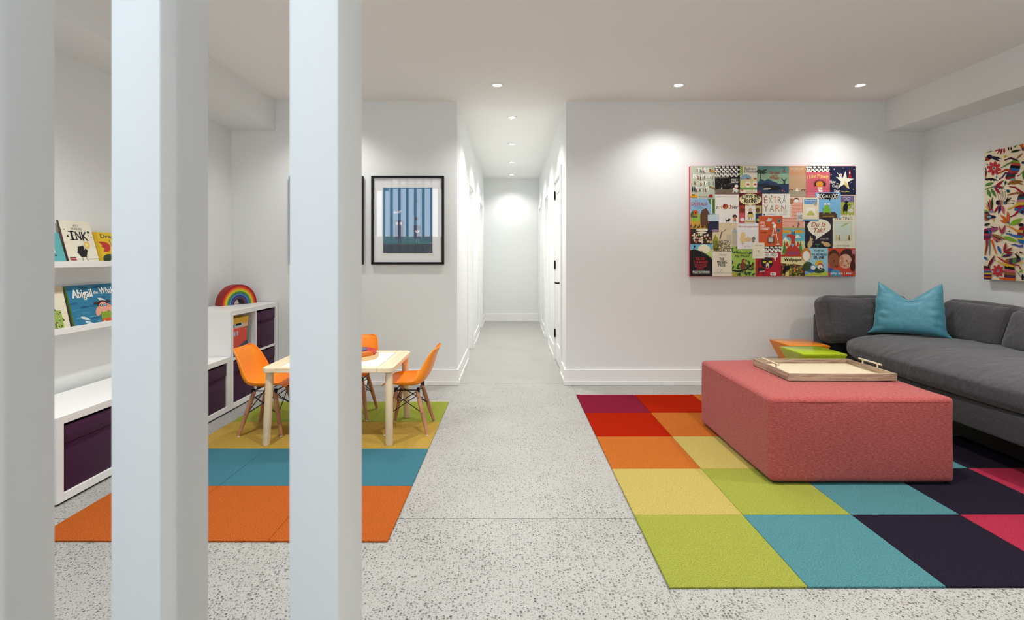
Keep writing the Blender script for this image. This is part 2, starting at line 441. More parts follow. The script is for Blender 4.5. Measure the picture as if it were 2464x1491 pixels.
hall_door(3, 1, *RIGHT_OPEN[2], 0.070, 'knob')
hall_door(4, -1, *LEFT_OPEN[0], 0.060, 'flush')
hall_door(5, -1, *LEFT_OPEN[1], 0.060, 'flush')
t = thing('light_switch', 'small white light switch plate on the hallway wall between two doors', 'switch', (HX1, 8.12, 1.15))
obj('plate', bx(-.006, 0, -.036, .036, 0, .118, .002), M['white_plastic'], t)
obj('rocker', bx(-.010, -.006, -.016, .016, .026, .092, .0015), M['white_plastic'], t)

# slatted screen beside the camera
scr = thing('slat_screen', 'white painted screen of upright square slats running floor to ceiling beside the entrance', 'screen', (-0.176, 0.393, 0))
me = None
for i in range(17):
    x = -i * 0.1405
    if me is None:
        o = obj('slat', bx(0, .0395, 0, .064, 0, ZC, .0025, 2), M['slat'], scr, smooth=40); me = o.data
    else:
        o = obj('slat', me, None, scr)
    o.location = (x, 0, 0)

# recessed downlights
def downlight(x, y, label, watts, grp, spot_angle=128):
    t = thing('downlight', label, 'downlight', (x, y, ZC), group=grp)
    bm = BM(); lathe(bm, [(.0335, -.0005), (.036, -.0035), (.040, -.006), (.053, -.0085), (.057, -.006), (.058, 0)], 40)
    obj('trim_ring', bm, M['white_plastic'], t, smooth=50)
    bm = BM(); rr = lathe(bm, [(.0345, -.002), (.020, -.0025), (.004, -.003)], 32); bm.faces.new(rr[-1])
    obj('lamp_face', bm, M['lamp'], t, smooth=True)
    l = bpy.data.lights.new('lamp', 'SPOT'); l.energy = watts; l.color = LAMP_COL; l.spot_size = R(spot_angle); l.spot_blend = 1.0; l.shadow_soft_size = 0.035
    lo = bpy.data.objects.new('lamp', l); COL.objects.link(lo); lo.parent = t; lo.location = (0, 0, -.03)
LX = (-1.65, -0.122, 1.406, 2.936)
names = {(-1.65, 4.2): 'recessed white downlight above the framed pictures, hidden behind the end slat', (-0.122, 4.2): 'lit recessed downlight in the main room ceiling just before the hallway', (1.406, 4.2): 'lit recessed downlight above the near side of the book cover canvas, before the back wall', (2.936, 4.2): 'lit recessed downlight closest to the bulkhead in the sofa corner'}
for y in (4.2, 2.15, 0.10):
    for x in LX[0 if y > 1 else 2:]:
        downlight(x, y, names.get((x, y), 'recessed downlight in the room ceiling above the frame of the photo'), LAMP_W[y], 'main room downlights')
for y, w in ((5.18, 'first, nearest the room'), (6.40, 'second from the room'), (7.63, 'third from the room'), (8.80, 'last, nearest the end wall')):
    downlight(0.005, y, 'lit recessed downlight in the hallway ceiling, ' + w, HALL_W * (0.45 if y > 8.5 else 1.0), 'hallway downlights')
# ================================================================== carpets
CT = 0.009
def tile_mesh():
    bm = box(BM(), -.2492, .2492, -.2492, .2492, 0, CT, .003, 2)
    me = bpy.data.meshes.new('carpet_tile'); bmesh.ops.recalc_face_normals(bm, faces=bm.faces); bm.to_mesh(me); bm.free(); return me
def carpet(name, label, loc, rz, rows, k=1.0):
    t = thing(name, label, 'rug', loc, (0, 0, R(rz))); cache = {}
    for r, row in enumerate(rows):                              # first row at the back
        for c, col in enumerate(row):
            if col not in cache:
                cache[col] = tile_mesh(); cache[col].materials.append(CM[col])
            o = obj('tile', cache[col], None, t); o.location = (0.25 + 0.5 * c, -0.25 - 0.5 * r, 0); o.rotation_euler = (0, 0, random.choice((0, R(180))))
    return t
CM = {n: carpet_mat('carpet_' + n, c) for n, c in dict(plum=C(152, 42, 66), red=C(196, 44, 20), orange=C(224, 124, 54), yellow=C(230, 202, 114), lime=C(186, 191, 84), teal=C(100, 160, 166), navy=C(48, 43, 56), pink=C(202, 62, 88),
      moss=C(176, 186, 80), ochre=C(228, 186, 90), petrol=C(84, 146, 162), tangerine=C(222, 114, 52)).items()}
seq = ['plum', 'red', 'orange', 'yellow', 'lime', 'teal', 'navy', 'pink', 'plum', 'red']
carpet('carpet_tile_rug', 'large multicoloured carpet tile rug in diagonal rainbow order under the coral ottoman', (0.556, 4.292, 0), 0.22, [[seq[r + c] for c in range(6)] for r in range(5)])
carpet('carpet_tile_rug', 'striped carpet tile rug in lime, yellow, blue and orange under the play table', (-2.012, 4.087, 0), -0.15, [[n] * 3 for n in ('moss', 'ochre', 'petrol', 'tangerine')])

# ================================================================== ottoman, tray, side tables
OX0, OX1, OY0, OY1, OH = 1.345, 2.302, 2.588, 3.548, 0.452
ot = thing('ottoman', 'large square coral red herringbone upholstered ottoman on the rainbow rug', 'ottoman', ((OX0 + OX1) / 2, (OY0 + OY1) / 2, CT))
bm = puffy(OX1 - OX0, OY1 - OY0, OH - .012, .024, 30, (0.008, 0.008, 0.010), 0.003, 5)
for v in bm.verts: v.co.z += OH / 2 + .006
me = bpy.data.meshes.new('cushioned_block'); bm.to_mesh(me); bm.free(); box_uv(me)
obj('upholstered_block', me, M['herringbone'], ot, smooth=True)
def seam(pts, r, name, mat, par):
    obj(name, tube(BM(), pts, r, 8, False), mat, par, smooth=True)
sw, sd, zz = (OX1 - OX0) / 2, (OY1 - OY0) / 2, OH - .022
seam([(-sw + .03, -sd + .0005, zz), (-sw * .5, -sd - .001, zz), (0, -sd - .0015, zz), (sw * .5, -sd - .001, zz), (sw - .03, -sd + .0005, zz)], .0022, 'seam', M['herringbone'], ot)
seam([(-sw + .0005, -sd + .03, zz), (-sw - .001, -sd * .5, zz), (-sw - .0015, 0, zz), (-sw - .001, sd * .5, zz), (-sw + .0005, sd - .03, zz)], .0022, 'seam', M['herringbone'], ot)
obj('glide_base', bx(-.45, .45, -.45, .45, 0, .012), M['dark'], ot)

TZ = CT + OH + .012
tr = thing('serving_tray', 'pale oak serving tray with two bar handles lying on the ottoman', 'tray', (1.926, 3.112, TZ))
TW, TD, TH, TT = .315, .215, .042, .011
obj('tray_base', bx(-TW + TT, TW - TT, -TD + TT, TD - TT, .004, .012), M['ash_light'], tr)
for y in (-TD, TD - TT): obj('rim', bx(-TW, TW, y, y + TT, 0, TH, .001, 1), M['ash_x'], tr)
for x in (-TW, TW - TT): obj('rim', bx(x, x + TT, -TD + TT, TD - TT, 0, TH, .001, 1), M['ash_y'], tr)
for x in (-TW + TT / 2, TW - TT / 2):
    h = obj('handle', tube(BM(), [(x, -.098, TH + .026), (x, .098, TH + .026)], .0058, 12), plain('handle_metal', C(214, 200, 172), .4, metal=0.25), tr, smooth=40)
    for y in (-.064, .064): obj('handle_post', tube(BM(), [(x, y, TH - .002), (x, y, TH + .026)], .0048, 10), h.data.materials[0], h, smooth=40)

def angular_table(label, loc, mat, s=.33, H=.45):
    t = thing('side_table', label, 'side table', loc, group='lacquered angular side tables')
    bm = BM(); ring = []
    for hw, z in ((.125, 0), (.055, .165), (s / 2, H - .006), (s / 2, H)):
        ring.append([bm.verts.new((x * hw, y * hw, z)) for x, y in ((-1, -1), (1, -1), (1, 1), (-1, 1))])
    for a, b in zip(ring, ring[1:]):
        for k in range(4): bm.faces.new((a[k], a[(k + 1) % 4], b[(k + 1) % 4], b[k]))
    bm.faces.new(ring[0][::-1])
    top = BM()
    obj('body', bm, mat, t)
    obj('table_top', box(top, -s / 2, s / 2, -s / 2, s / 2, H - .0005, H + .004, .002, 2), mat, t, smooth=40)
    return t
def lacquer(n, c): return plain(n, c, .10, .22)
angular_table('lime green lacquered angular side table between ottoman and sofa', (2.353, 3.905, 0), lacquer('lime_lacquer', C(178, 200, 36)))
angular_table('orange lacquered angular side table behind the lime green one', (2.452, 4.262, 0), lacquer('orange_lacquer', C(232, 138, 34)))
for o in COL.objects:
    if o.name.startswith('side_table') and o.location.y < 4.28: o.location.z = CT

# ================================================================== sofa
sf = thing('sofa', 'deep charcoal grey linen sofa with loose back cushions along the wall', 'sofa', (3.2, 3.2, CT))
def S(b): return b
def at(bm, dx, dy, dz, rot=None):
    m = Matrix.Translation((dx, dy, dz))
    if rot is not None: m = m @ rot
    bmesh.ops.transform(bm, matrix=m, verts=bm.verts); return bm
ox, oy, oz = sf.location
SX0, SX1, SY0, SY1 = 2.70, 3.795, 1.75, 4.475
def sb(x0, x1, y0, y1, z0, z1, bev=.02): return bx(x0 - ox, x1 - ox, y0 - oy, y1 - oy, z0 - oz, z1 - oz, bev, 3)
obj('base', sb(SX0, SX1, SY0, SY1, .188, .345, .012), M['sofa_flat'], sf, smooth=40)
obj('plinth', bx(2.97 - ox, 3.62 - ox, SY0 + .2 - oy, 4.24 - oy, 0, .19 - oz), M['dark'], sf)
obj('arm', sb(SX0, SX1, 4.335, SY1, .335, .690, .02), M['sofa_flat'], sf, smooth=40)
obj('arm', sb(SX0, SX1, SY0, SY0 + .14, .335, .690, .02), M['sofa_flat'], sf, smooth=40)
obj('backrest', sb(3.64, SX1, SY0 + .14, 4.335, .335, .690, .02), M['sofa_flat'], sf, smooth=40)
def seat_fn(q, p):
    # front edge sags forward a little, soft pull lines across the seat
    k = max(0.0, min(1.0, q.z / .1))
    q.z += k * (0.004 * math.sin(q.y * 23 + 3 * q.x) * max(0, 1 - p.x * p.x) + 0.0025 * math.sin(q.y * 41 - 9 * q.x) * (1 - p.x * p.x))
    s = max(0.0, min(1.0, (-q.x - .12) / .38))
    q.z -= k * 0.035 * s * s
    return q
w, d, h = 1.03, 4.31 - 1.90, .265
bm = superblock(w, d, h, 3.3, 52, .005, 3.5, 3, seat_fn)
obj('seat_cushion', at(bm, 2.655 + w / 2 - ox, 1.90 + d / 2 - oy, .316 + h / 2 - oz), M['sofa'], sf, smooth=True)
def cushion(name, wx, th, hz, c, rz, lean, seed):
    """box cushion with a gusset; front faces local -y"""
    def fn(q, p):
        q.z += .012 * abs(p.x) ** 4 * (1 if p.z > 0 else 0)                     # peaked corners
        for ph in (0.0,):
            e = abs(p.x) ** 6 * (1 - abs(p.y) ** 2 * .4)
            q.y += .0045 * math.sin(q.z * 150 + seed) * e * (1 if p.y < 0 else .3)
        return q
    rr_ = .066
    bm = puffy(wx, th, hz, rr_, 36, (.014, .05, .012), .008, 5, seed, fn)
    m = Matrix.Translation((c[0] - ox, c[1] - oy, c[2] - oz)) @ Matrix.Rotation(R(rz), 4, 'Z') @ Matrix.Rotation(R(-lean), 4, 'X') @ Matrix.Translation((0, 0, hz / 2))
    tree = BVHTree.FromBMesh(bm); lines = []
    for sx in (-1, 1):                                                          # stitched seam where the front meets the gusset
        hits = [tree.ray_cast(Vector((sx * (wx / 2 - .030), -1, -hz / 2 + .03 + (hz - .06) * k / 14)), Vector((0, 1, 0)))[0] for k in range(15)]
        lines.append([m @ h_ for h_ in hits if h_ is not None])
    bmesh.ops.transform(bm, matrix=m, verts=bm.verts)
    o = obj(name, bm, M['sofa'], sf, smooth=True)
    for L_ in lines:
        if len(L_) > 4: obj('seam', tube(BM(), L_, .0026, 6, False), M['sofa_flat'], o, smooth=True)
    return o
cushion('arm_cushion', .74, .19, .385, (3.015, 4.225, .470), 0, 14, 1)
cushion('back_cushion', .57, .20, .345, (3.50, 3.755, .500), -90, 14, 2)
cushion('back_cushion', .66, .21, .335, (3.45, 3.125, .495), -91, 16, 3)
cushion('back_cushion', .66, .20, .36, (3.48, 2.37, .50), -89, 15, 4)

# teal pillow standing in the corner of the sofa
pl = thing('throw_pillow', 'teal velvet pillow with pointed corners and a dented top in the sofa corner', 'pillow', (3.150, 3.955, .560))
n = 44; bm = BM(); grid = {}
def pil(u, v, side):
    x = u * (.217 - .014 * v + .008 * mnoise.noise(Vector((u * 1.5, v * 5.5, 1.7))) * abs(u) ** 4 * (1 - v * v))
    x += .036 * u * abs(u) ** 4 * max(0, (-v - .66) / .34) ** 2
    z = .215 + .205 * v
    topness = max(0, v) ** 1.5
    z -= topness * .138 * max(0, 1.03 - math.sqrt(u * u + .012)) ** 1.15 - topness * .022 * abs(u) ** 1.2      # chopped top
    z -= .018 * (1 - u * u) * max(0, -v) ** 6 * -1
    th = .105 * max(0, (1 - abs(u) ** 4)) ** .55 * max(0, (1 - abs(v) ** 4)) ** .55 * (1 - .35 * max(0, v))
    crease = .020 * math.exp(-((abs(u) - .80) / .20) ** 2) * mnoise.noise(Vector((u * 2.2, v * 6.5 + u, 4.2))) * (1 - v * v) + .012 * math.exp(-(u / .35) ** 2) * math.exp(-((v - .52) / .14) ** 2) * -1.6
    y = side * (th + (crease if th > .01 else crease * th * 60))
    ang = R(16); zz_ = z
    return Vector((x, y * math.cos(ang) + zz_ * math.sin(ang) - .02, zz_ * math.cos(ang) - y * math.sin(ang) * .4))
for side in (-1, 1):
    for i in range(n + 1):
        for j in range(n + 1):
            u, v = math.sin((-1 + 2 * i / n) * math.pi / 2), math.sin((-1 + 2 * j / n) * math.pi / 2)
            edge = i in (0, n) or j in (0, n)
            key = (i, j, 0 if edge else side)
            if key not in grid: grid[key] = bm.verts.new(pil(u, v, 0 if edge else side))
    gk = lambda i, j: grid[(i, j, 0 if (i in (0, n) or j in (0, n)) else side)]
    for i in range(n):
        for j in range(n):
            f = (gk(i, j), gk(i + 1, j), gk(i + 1, j + 1), gk(i, j + 1))
            try: bm.faces.new(f if side < 0 else f[::-1])
            except ValueError: pass
obj('pillow_cover', bm, M['velvet'], pl, smooth=True)
pl.rotation_euler = (0, 0, R(-40))
edge_pts = [pil(math.sin((-1 + 2 * i / n) * math.pi / 2), 1, 0) for i in range(n + 1)]
obj('seam', tube(BM(), edge_pts, .0022, 6), M['velvet'], pl, smooth=True)

# ================================================================== play table and chairs
TX0, TX1, TY0, TY1, TTOP, TTH = -1.572, -.745, 3.118, 3.705, .497, .030
pt = thing('play_table', 'low pale pine play table with white insert panels on the striped rug', 'table', ((TX0 + TX1) / 2, (TY0 + TY1) / 2, CT))
hw, hd, zt = (TX1 - TX0) / 2, (TY1 - TY0) / 2, TTOP - CT
def rrect(hw, hd, r, seg=6):
    pts = []
    for cx, cy, a0 in ((hw - r, hd - r, 0), (-hw + r, hd - r, 90), (-hw + r, -hd + r, 180), (hw - r, -hd + r, 270)):
        for k in range(seg + 1):
            a = R(a0 + 90 * k / seg); pts.append((cx + r * math.cos(a), cy + r * math.sin(a)))
    return pts
ih, iw = hd - .055, hw - .098                                     # opening for the insert panels
def rail(pts): return prism(BM(), pts, zt - TTH, zt)
full = rrect(hw, hd, .045)
rp = [p for p in full if p[0] >= iw]; lp = [p for p in full if p[0] <= -iw]
right = sorted(rp, key=lambda p: math.atan2(p[1], p[0] - iw)); right = [(iw, -hd)] + right + [(iw, hd)]
for nm, pts in (('side_rail', right), ('side_rail', [(-x, -y) for x, y in right])):
    o = obj(nm, rail(pts), M['pine_y'], pt); b = o.modifiers.new('soft_edge', 'BEVEL'); b.width = .004; b.segments = 2; b.limit_method = 'ANGLE'
for y0, y1 in ((-hd, -ih), (ih, hd)):
    o = obj('long_rail', bx(-iw + .0004, iw - .0004, y0, y1, zt - TTH, zt, .003), M['pine_x'], pt)
panel_white = plain('white_panel', (0.86, 0.855, 0.83, 1), .35)
for x0, x1 in ((-iw + .003, -.001), (.001, iw - .006)): obj('insert_panel', bx(x0, x1, -ih + .002, ih - .002, zt - .020, zt - .0025, .0015), panel_white, pt)
for sx in (-1, 1):
    for sy in (-1, 1):
        x, y = sx * (hw - .035), sy * (hd - .055)
        bm = tube(BM(), [(x, y, zt - TTH), (x * 1.005 + sx * .007, y + sy * .030, .004), (x * 1.005 + sx * .007, y + sy * .030, 0)], [.0235, .0235, .021], 20)
        obj('leg', bm, M['pine_z'], pt, smooth=50)

def kid_chair():
    t = empty('kids_chair')
    st = [(.160, .322, .130, .002), (.150, .331, .150, .010), (.118, .335, .161, .020), (.05, .325, .168, .034), (-.03, .320, .170, .044), (-.09, .332, .169, .052), (-.128, .372, .166, .056), (-.153, .430, .158, .054), (-.172, .492, .147, .042), (-.190, .540, .134, .028), (-.200, .560, .116, .018), (-.204, .569, .080, .012)]
    # resample the profile with a Catmull-Rom curve
    P = []
    for i in range(len(st) - 1):
        p0, p1, p2, p3 = (Vector(st[max(0, min(len(st) - 1, k))]) for k in (i - 1, i, i + 1, i + 2))
        for s in range(4):
            q = s / 4; P.append(.5 * ((2 * p1) + (p2 - p0) * q + (2 * p0 - 5 * p1 + 4 * p2 - p3) * q * q + (3 * p1 - p0 - 3 * p2 + p3) * q ** 3))
    P.append(Vector(st[-1]))
    bm = BM(); rows = []; m = 18
    for i, p in enumerate(P):
        a, b = P[max(0, i - 1)], P[min(len(P) - 1, i + 1)]
        ty, tz = b[0] - a[0], b[1] - a[1]; L = math.hypot(ty, tz); ny, nz = tz / L, -ty / L     # towards the sitter
        row = []
        for k in range(m + 1):
            s = -1 + 2 * k / m; x = p[2] * math.sin(s * math.pi / 2) ; lift = p[3] * abs(s) ** 2.6
            row.append(bm.verts.new((x, p[0] + ny * lift, p[1] + nz * lift)))
        rows.append(row)
    for a, b in zip(rows, rows[1:]):
        for k in range(m): bm.faces.new((a[k], a[k + 1], b[k + 1], b[k]))
    sh = obj('seat_shell', bm, M['orange_plastic'], t, smooth=True)
    so = sh.modifiers.new('thickness', 'SOLIDIFY'); so.thickness = .0055; so.offset = 0
    su = sh.modifiers.new('soft', 'SUBSURF'); su.levels = 1; su.render_levels = 1
    top, bot = {}, {}
    for sx in (-1, 1):
        for sy, nm in ((1, 'front'), (-1, 'rear')):
            a = Vector((sx * .088, .005 + sy * .068 , .285)); b = Vector((sx * .140, .0 + sy * .140, .006))
            lg = obj('leg', tube(BM(), [a, a.lerp(b, .06), a.lerp(b, .45), b], [.0095, .0135, .0150, .0105], 16), M['walnut'], t, smooth=60)
            obj('foot_cap', tube(BM(), [b, b - Vector((0, 0, .006))], .0088, 12), M['white_plastic'], lg)
            for q in (.16, .52):
                c = a.lerp(b, q); o_ = Vector((sx, 0, 0)) * .0155
                obj('bolt', tube(BM(), [c, c + o_], .0042, 8), M['steel'], lg)
            top[sx, sy], bot[sx, sy] = a.lerp(b, .10), a.lerp(b, .52)
    for sx in (-1, 1):
        for sy in (-1, 1):
            obj('mount', tube(BM(), [top[sx, sy] + Vector((0, 0, -.012)), top[sx, sy] + Vector((-sx * .006, 0, .045))], .0105, 10), M['black'], t)
            # wires crossing on all four sides
    w = .0030
    for sx in (-1, 1):
        obj('wire_brace', tube(BM(), [top[sx, -1], bot[sx, 1]], w, 8), M['black'], t); obj('wire_brace', tube(BM(), [top[sx, 1], bot[sx, -1]], w, 8), M['black'], t)
    for sy in (-1, 1):
        obj('wire_brace', tube(BM(), [top[-1, sy], bot[1, sy]], w, 8), M['black'], t); obj('wire_brace', tube(BM(), [top[1, sy], bot[-1, sy]], w, 8), M['black'], t)
    bm = BM()
    for s1, s2 in (((-1, -1), (1, -1)), ((-1, 1), (1, 1)), ((-1, -1), (-1, 1)), ((1, -1), (1, 1))):
        tube(bm, [top[s1] + Vector((0, 0, .03)), top[s2] + Vector((0, 0, .03))], .0042, 8)
    obj('under_seat_frame', bm, M['black'], t)
    return t
M['orange_plastic'] = plain('orange_plastic', C(248, 142, 26), .36, .4)
ch = kid_chair()
# the chair's front is local +y
spots = [((-1.660, 3.430, CT), -90, 'orange moulded kids chair at the cube shelf end of the table, facing the hallway'),
         ((-.700, 3.452, CT), 90, 'orange moulded kids chair at the hallway end of the table, fully in view'),
         ((-1.188, 3.745, CT), 180, 'orange moulded kids chair behind the play table, mostly hidden by the end slat')]
for i, (loc, rz, lab) in enumerate(spots):
    c = ch if i == 0 else copy_tree(ch)
    c.location = loc; c.rotation_euler = (0, 0, R(rz)); tag(c, lab, 'chair', 'orange kids chairs around the play table')

# wooden block puzzle on the table
pz = thing('block_puzzle', 'octagonal wooden tray of colourful wedge blocks on the play table', 'toy', (-1.068, 3.452, TTOP - .0025), (0, 0, R(4)))
def ngon(r, n, a0=0): return [(r * math.cos(a0 + 2 * math.pi * k / n), r * math.sin(a0 + 2 * math.pi * k / n)) for k in range(n)]
obj('tray_base', prism(BM(), ngon(.138, 8, R(22.5)), 0, .007), M['birch'], pz)
bm = BM(); o8, i8 = ngon(.146, 8, R(22.5)), ngon(.134, 8, R(22.5))
for k in range(8):
    j = (k + 1) % 8; prism(bm, [o8[k], o8[j], i8[j], i8[k]], 0, .026)
obj('tray_rim', bm, M['birch'], pz)
cols = [C(206, 112, 24), C(200, 40, 38), C(184, 34, 50), C(96, 60, 140), C(48, 84, 160), C(60, 130, 70), C(232, 206, 60), C(224, 140, 30)]
for k in range(8):
    for ring, (r0, r1, hh) in enumerate(((.070, .130, .052), (.006, .066, .056))):
        a0, a1 = R(22.5 + 45 * k - 45 * 2 + 1), R(22.5 + 45 * (k + 1) - 45 * 2 - 1)
        cc = cols[(k + ring * 3) % 8]
        mt = M.setdefault('blk%d' % ((k + ring * 3) % 8), None) or plain('block_paint_%d' % ((k + ring * 3) % 8), cc, .5)
        M['blk%d' % ((k + ring * 3) % 8)] = mt
        pts = [(r0 * math.cos(a0), r0 * math.sin(a0)), (r1 * math.cos(a0), r1 * math.sin(a0)), (r1 * math.cos(a1), r1 * math.sin(a1)), (r0 * math.cos(a1), r0 * math.sin(a1))]
        obj('block', prism(BM(), pts, .0072, hh), mt, pz)

# ================================================================== cube shelves with bins
KX0, KX1 = -2.556, -2.166
def cube_shelf(label, y0, y1, h, cols_, rows_):
    t = thing('cube_shelf', label, 'shelf', (KX0, y0, 0), group='white cube shelves along the wall')
    W, D, P, Q = y1 - y0, KX1 - KX0, .038, .016
    L = M['laminate']; z0 = .012
    for sx in (.03, D - .05):
        for sy in (.03, W - .05): obj('foot', bx(sx, sx + .02, sy, sy + .02, 0, z0), M['dark'], t)
    obj('gap_shade_block', bx(.02, D - .012, .012, W - .012, 0.001, z0), M['dark'], t)  # dark block standing in for the shade in the gap under the shelf
    obj('bottom_panel', bx(0, D, P, W - P, z0, z0 + P, .0008, 1), L, t); obj('top_panel', bx(0, D, 0, W, h - P, h, .001, 1), L, t)
    for y in (0, W - P): obj('side_panel', bx(0, D, y, y + P, z0, h - P, .0008, 1), L, t)
    iw_, ih_ = (W - 2 * P - (cols_ - 1) * Q) / cols_, (h - z0 - 2 * P - (rows_ - 1) * Q) / rows_
    for c in range(1, cols_): yy = P + c * iw_ + (c - 1) * Q; obj('divider', bx(0, D - .001, yy, yy + Q, z0 + P, h - P), L, t)
    for r in range(1, rows_):
        for c in range(cols_):
            yy = P + c * (iw_ + Q); zz = z0 + P + r * ih_ + (r - 1) * Q; obj('shelf_board', bx(0, D - .001, yy, yy + iw_, zz, zz + Q), L, t)
    return [[(y0 + P + c * (iw_ + Q) + iw_ / 2, z0 + P + r * (ih_ + Q), iw_, ih_) for c in range(cols_)] for r in range(rows_)]
low = cube_shelf('long low white cube shelf under the picture ledges', 2.375, 3.842, .424, 4, 1)
tall = cube_shelf('tall white two by two cube shelf in the corner, rainbow on top', 3.846, 4.616, .773, 2, 2)
def fabric_bin(cell, label, inset=.012):
    yc, z, w_, h_ = cell; hw_ = w_ / 2 - .004; hh = h_ - .014
    t = thing('storage_bin', label, 'bin', (KX1 - inset, yc, z), (0, 0, 0), 'aubergine storage bins')
    D = .35
    bm = BM()
    box(bm, -.006, 0, -hw_, hw_, 0, hh - .002, .003, 2)
    obj('front', bm, M['bin'], t, smooth=40)
    bm = BM(); box(bm, -D, -.006, -hw_, -hw_ + .005, 0, hh); box(bm, -D, -.006, hw_ - .005, hw_, 0, hh); box(bm, -D, -D + .005, -hw_, hw_, 0, hh); box(bm, -D, -.006, -hw_, hw_, 0, .004)
    obj('body', bm, M['bin'], t)
    bm = box(BM(), -.002, .0075, -hw_ + .001, hw_ - .001, hh - .085, hh, .003, 2)
    for v in bm.verts: v.co.x -= .0035 * (hh - v.co.z) / .085 * 0 + .002 * math.sin(v.co.y * 14)
    obj('folded_rim', bm, M['bin'], t, smooth=40)
    return t
for c, w in enumerate(('in the first cell, nearest the slat screen', 'in the second cell from the screen end', 'in the third cell from the screen end', 'in the last cell, beside the tall shelf')):
    fabric_bin(low[0][c], 'aubergine fabric bin of the low cube shelf ' + w)
fabric_bin(tall[0][0], 'aubergine fabric bin in the bottom cell below the house box')
fabric_bin(tall[0][1], 'aubergine fabric bin in the bottom corner cell, next to the back wall')
fabric_bin(tall[1][1], 'aubergine fabric bin in the upper corner cell of the tall shelf, by the house box')

# stacking rainbow
rb = thing('stacking_rainbow', 'wooden stacking rainbow of nested coloured arches on the tall cube shelf', 'toy', (-2.435, 4.415, .773), (0, 0, R(66.5)))
rcol = [(142, 20, 24), (196, 30, 26), (224, 90, 22), (232, 160, 30), (206, 206, 44), (92, 150, 48), (44, 110, 104), (74, 132, 186), (40, 58, 128), (96, 62, 116), (64, 40, 52)]
ro, th_ = .176, .0116
for k, rc in enumerate(rcol):
    r1 = ro - k * th_; r0 = r1 - th_ + .0014
    bm = BM(); N = 28
    out = [(r1 * math.cos(math.pi * i / N), r1 * math.sin(math.pi * i / N)) for i in range(N + 1)]; inn = [(r0 * math.cos(math.pi * i / N), r0 * math.sin(math.pi * i / N)) for i in range(N, -1, -1)]
    vf = []
    for yy in (-.036, .036):
        vf.append([[bm.verts.new((x, yy, z)) for x, z in out], [bm.verts.new((x, yy, z)) for x, z in inn[::-1]]])
    (fo, fi), (bo, bi) = vf
    for i in range(N):
        bm.faces.new((fo[i], fo[i + 1], fi[i + 1], fi[i])); bm.faces.new((bo[i], bi[i], bi[i + 1], bo[i + 1]))
        bm.faces.new((fo[i], bo[i], bo[i + 1], fo[i + 1])); bm.faces.new((fi[i], fi[i + 1], bi[i + 1], bi[i]))
    for i in (0, N): bm.faces.new((fo[i], fi[i], bi[i], bo[i]))
    o = obj('arch', bm, plain('rainbow_paint', C(*rc), .5), rb, smooth=35)
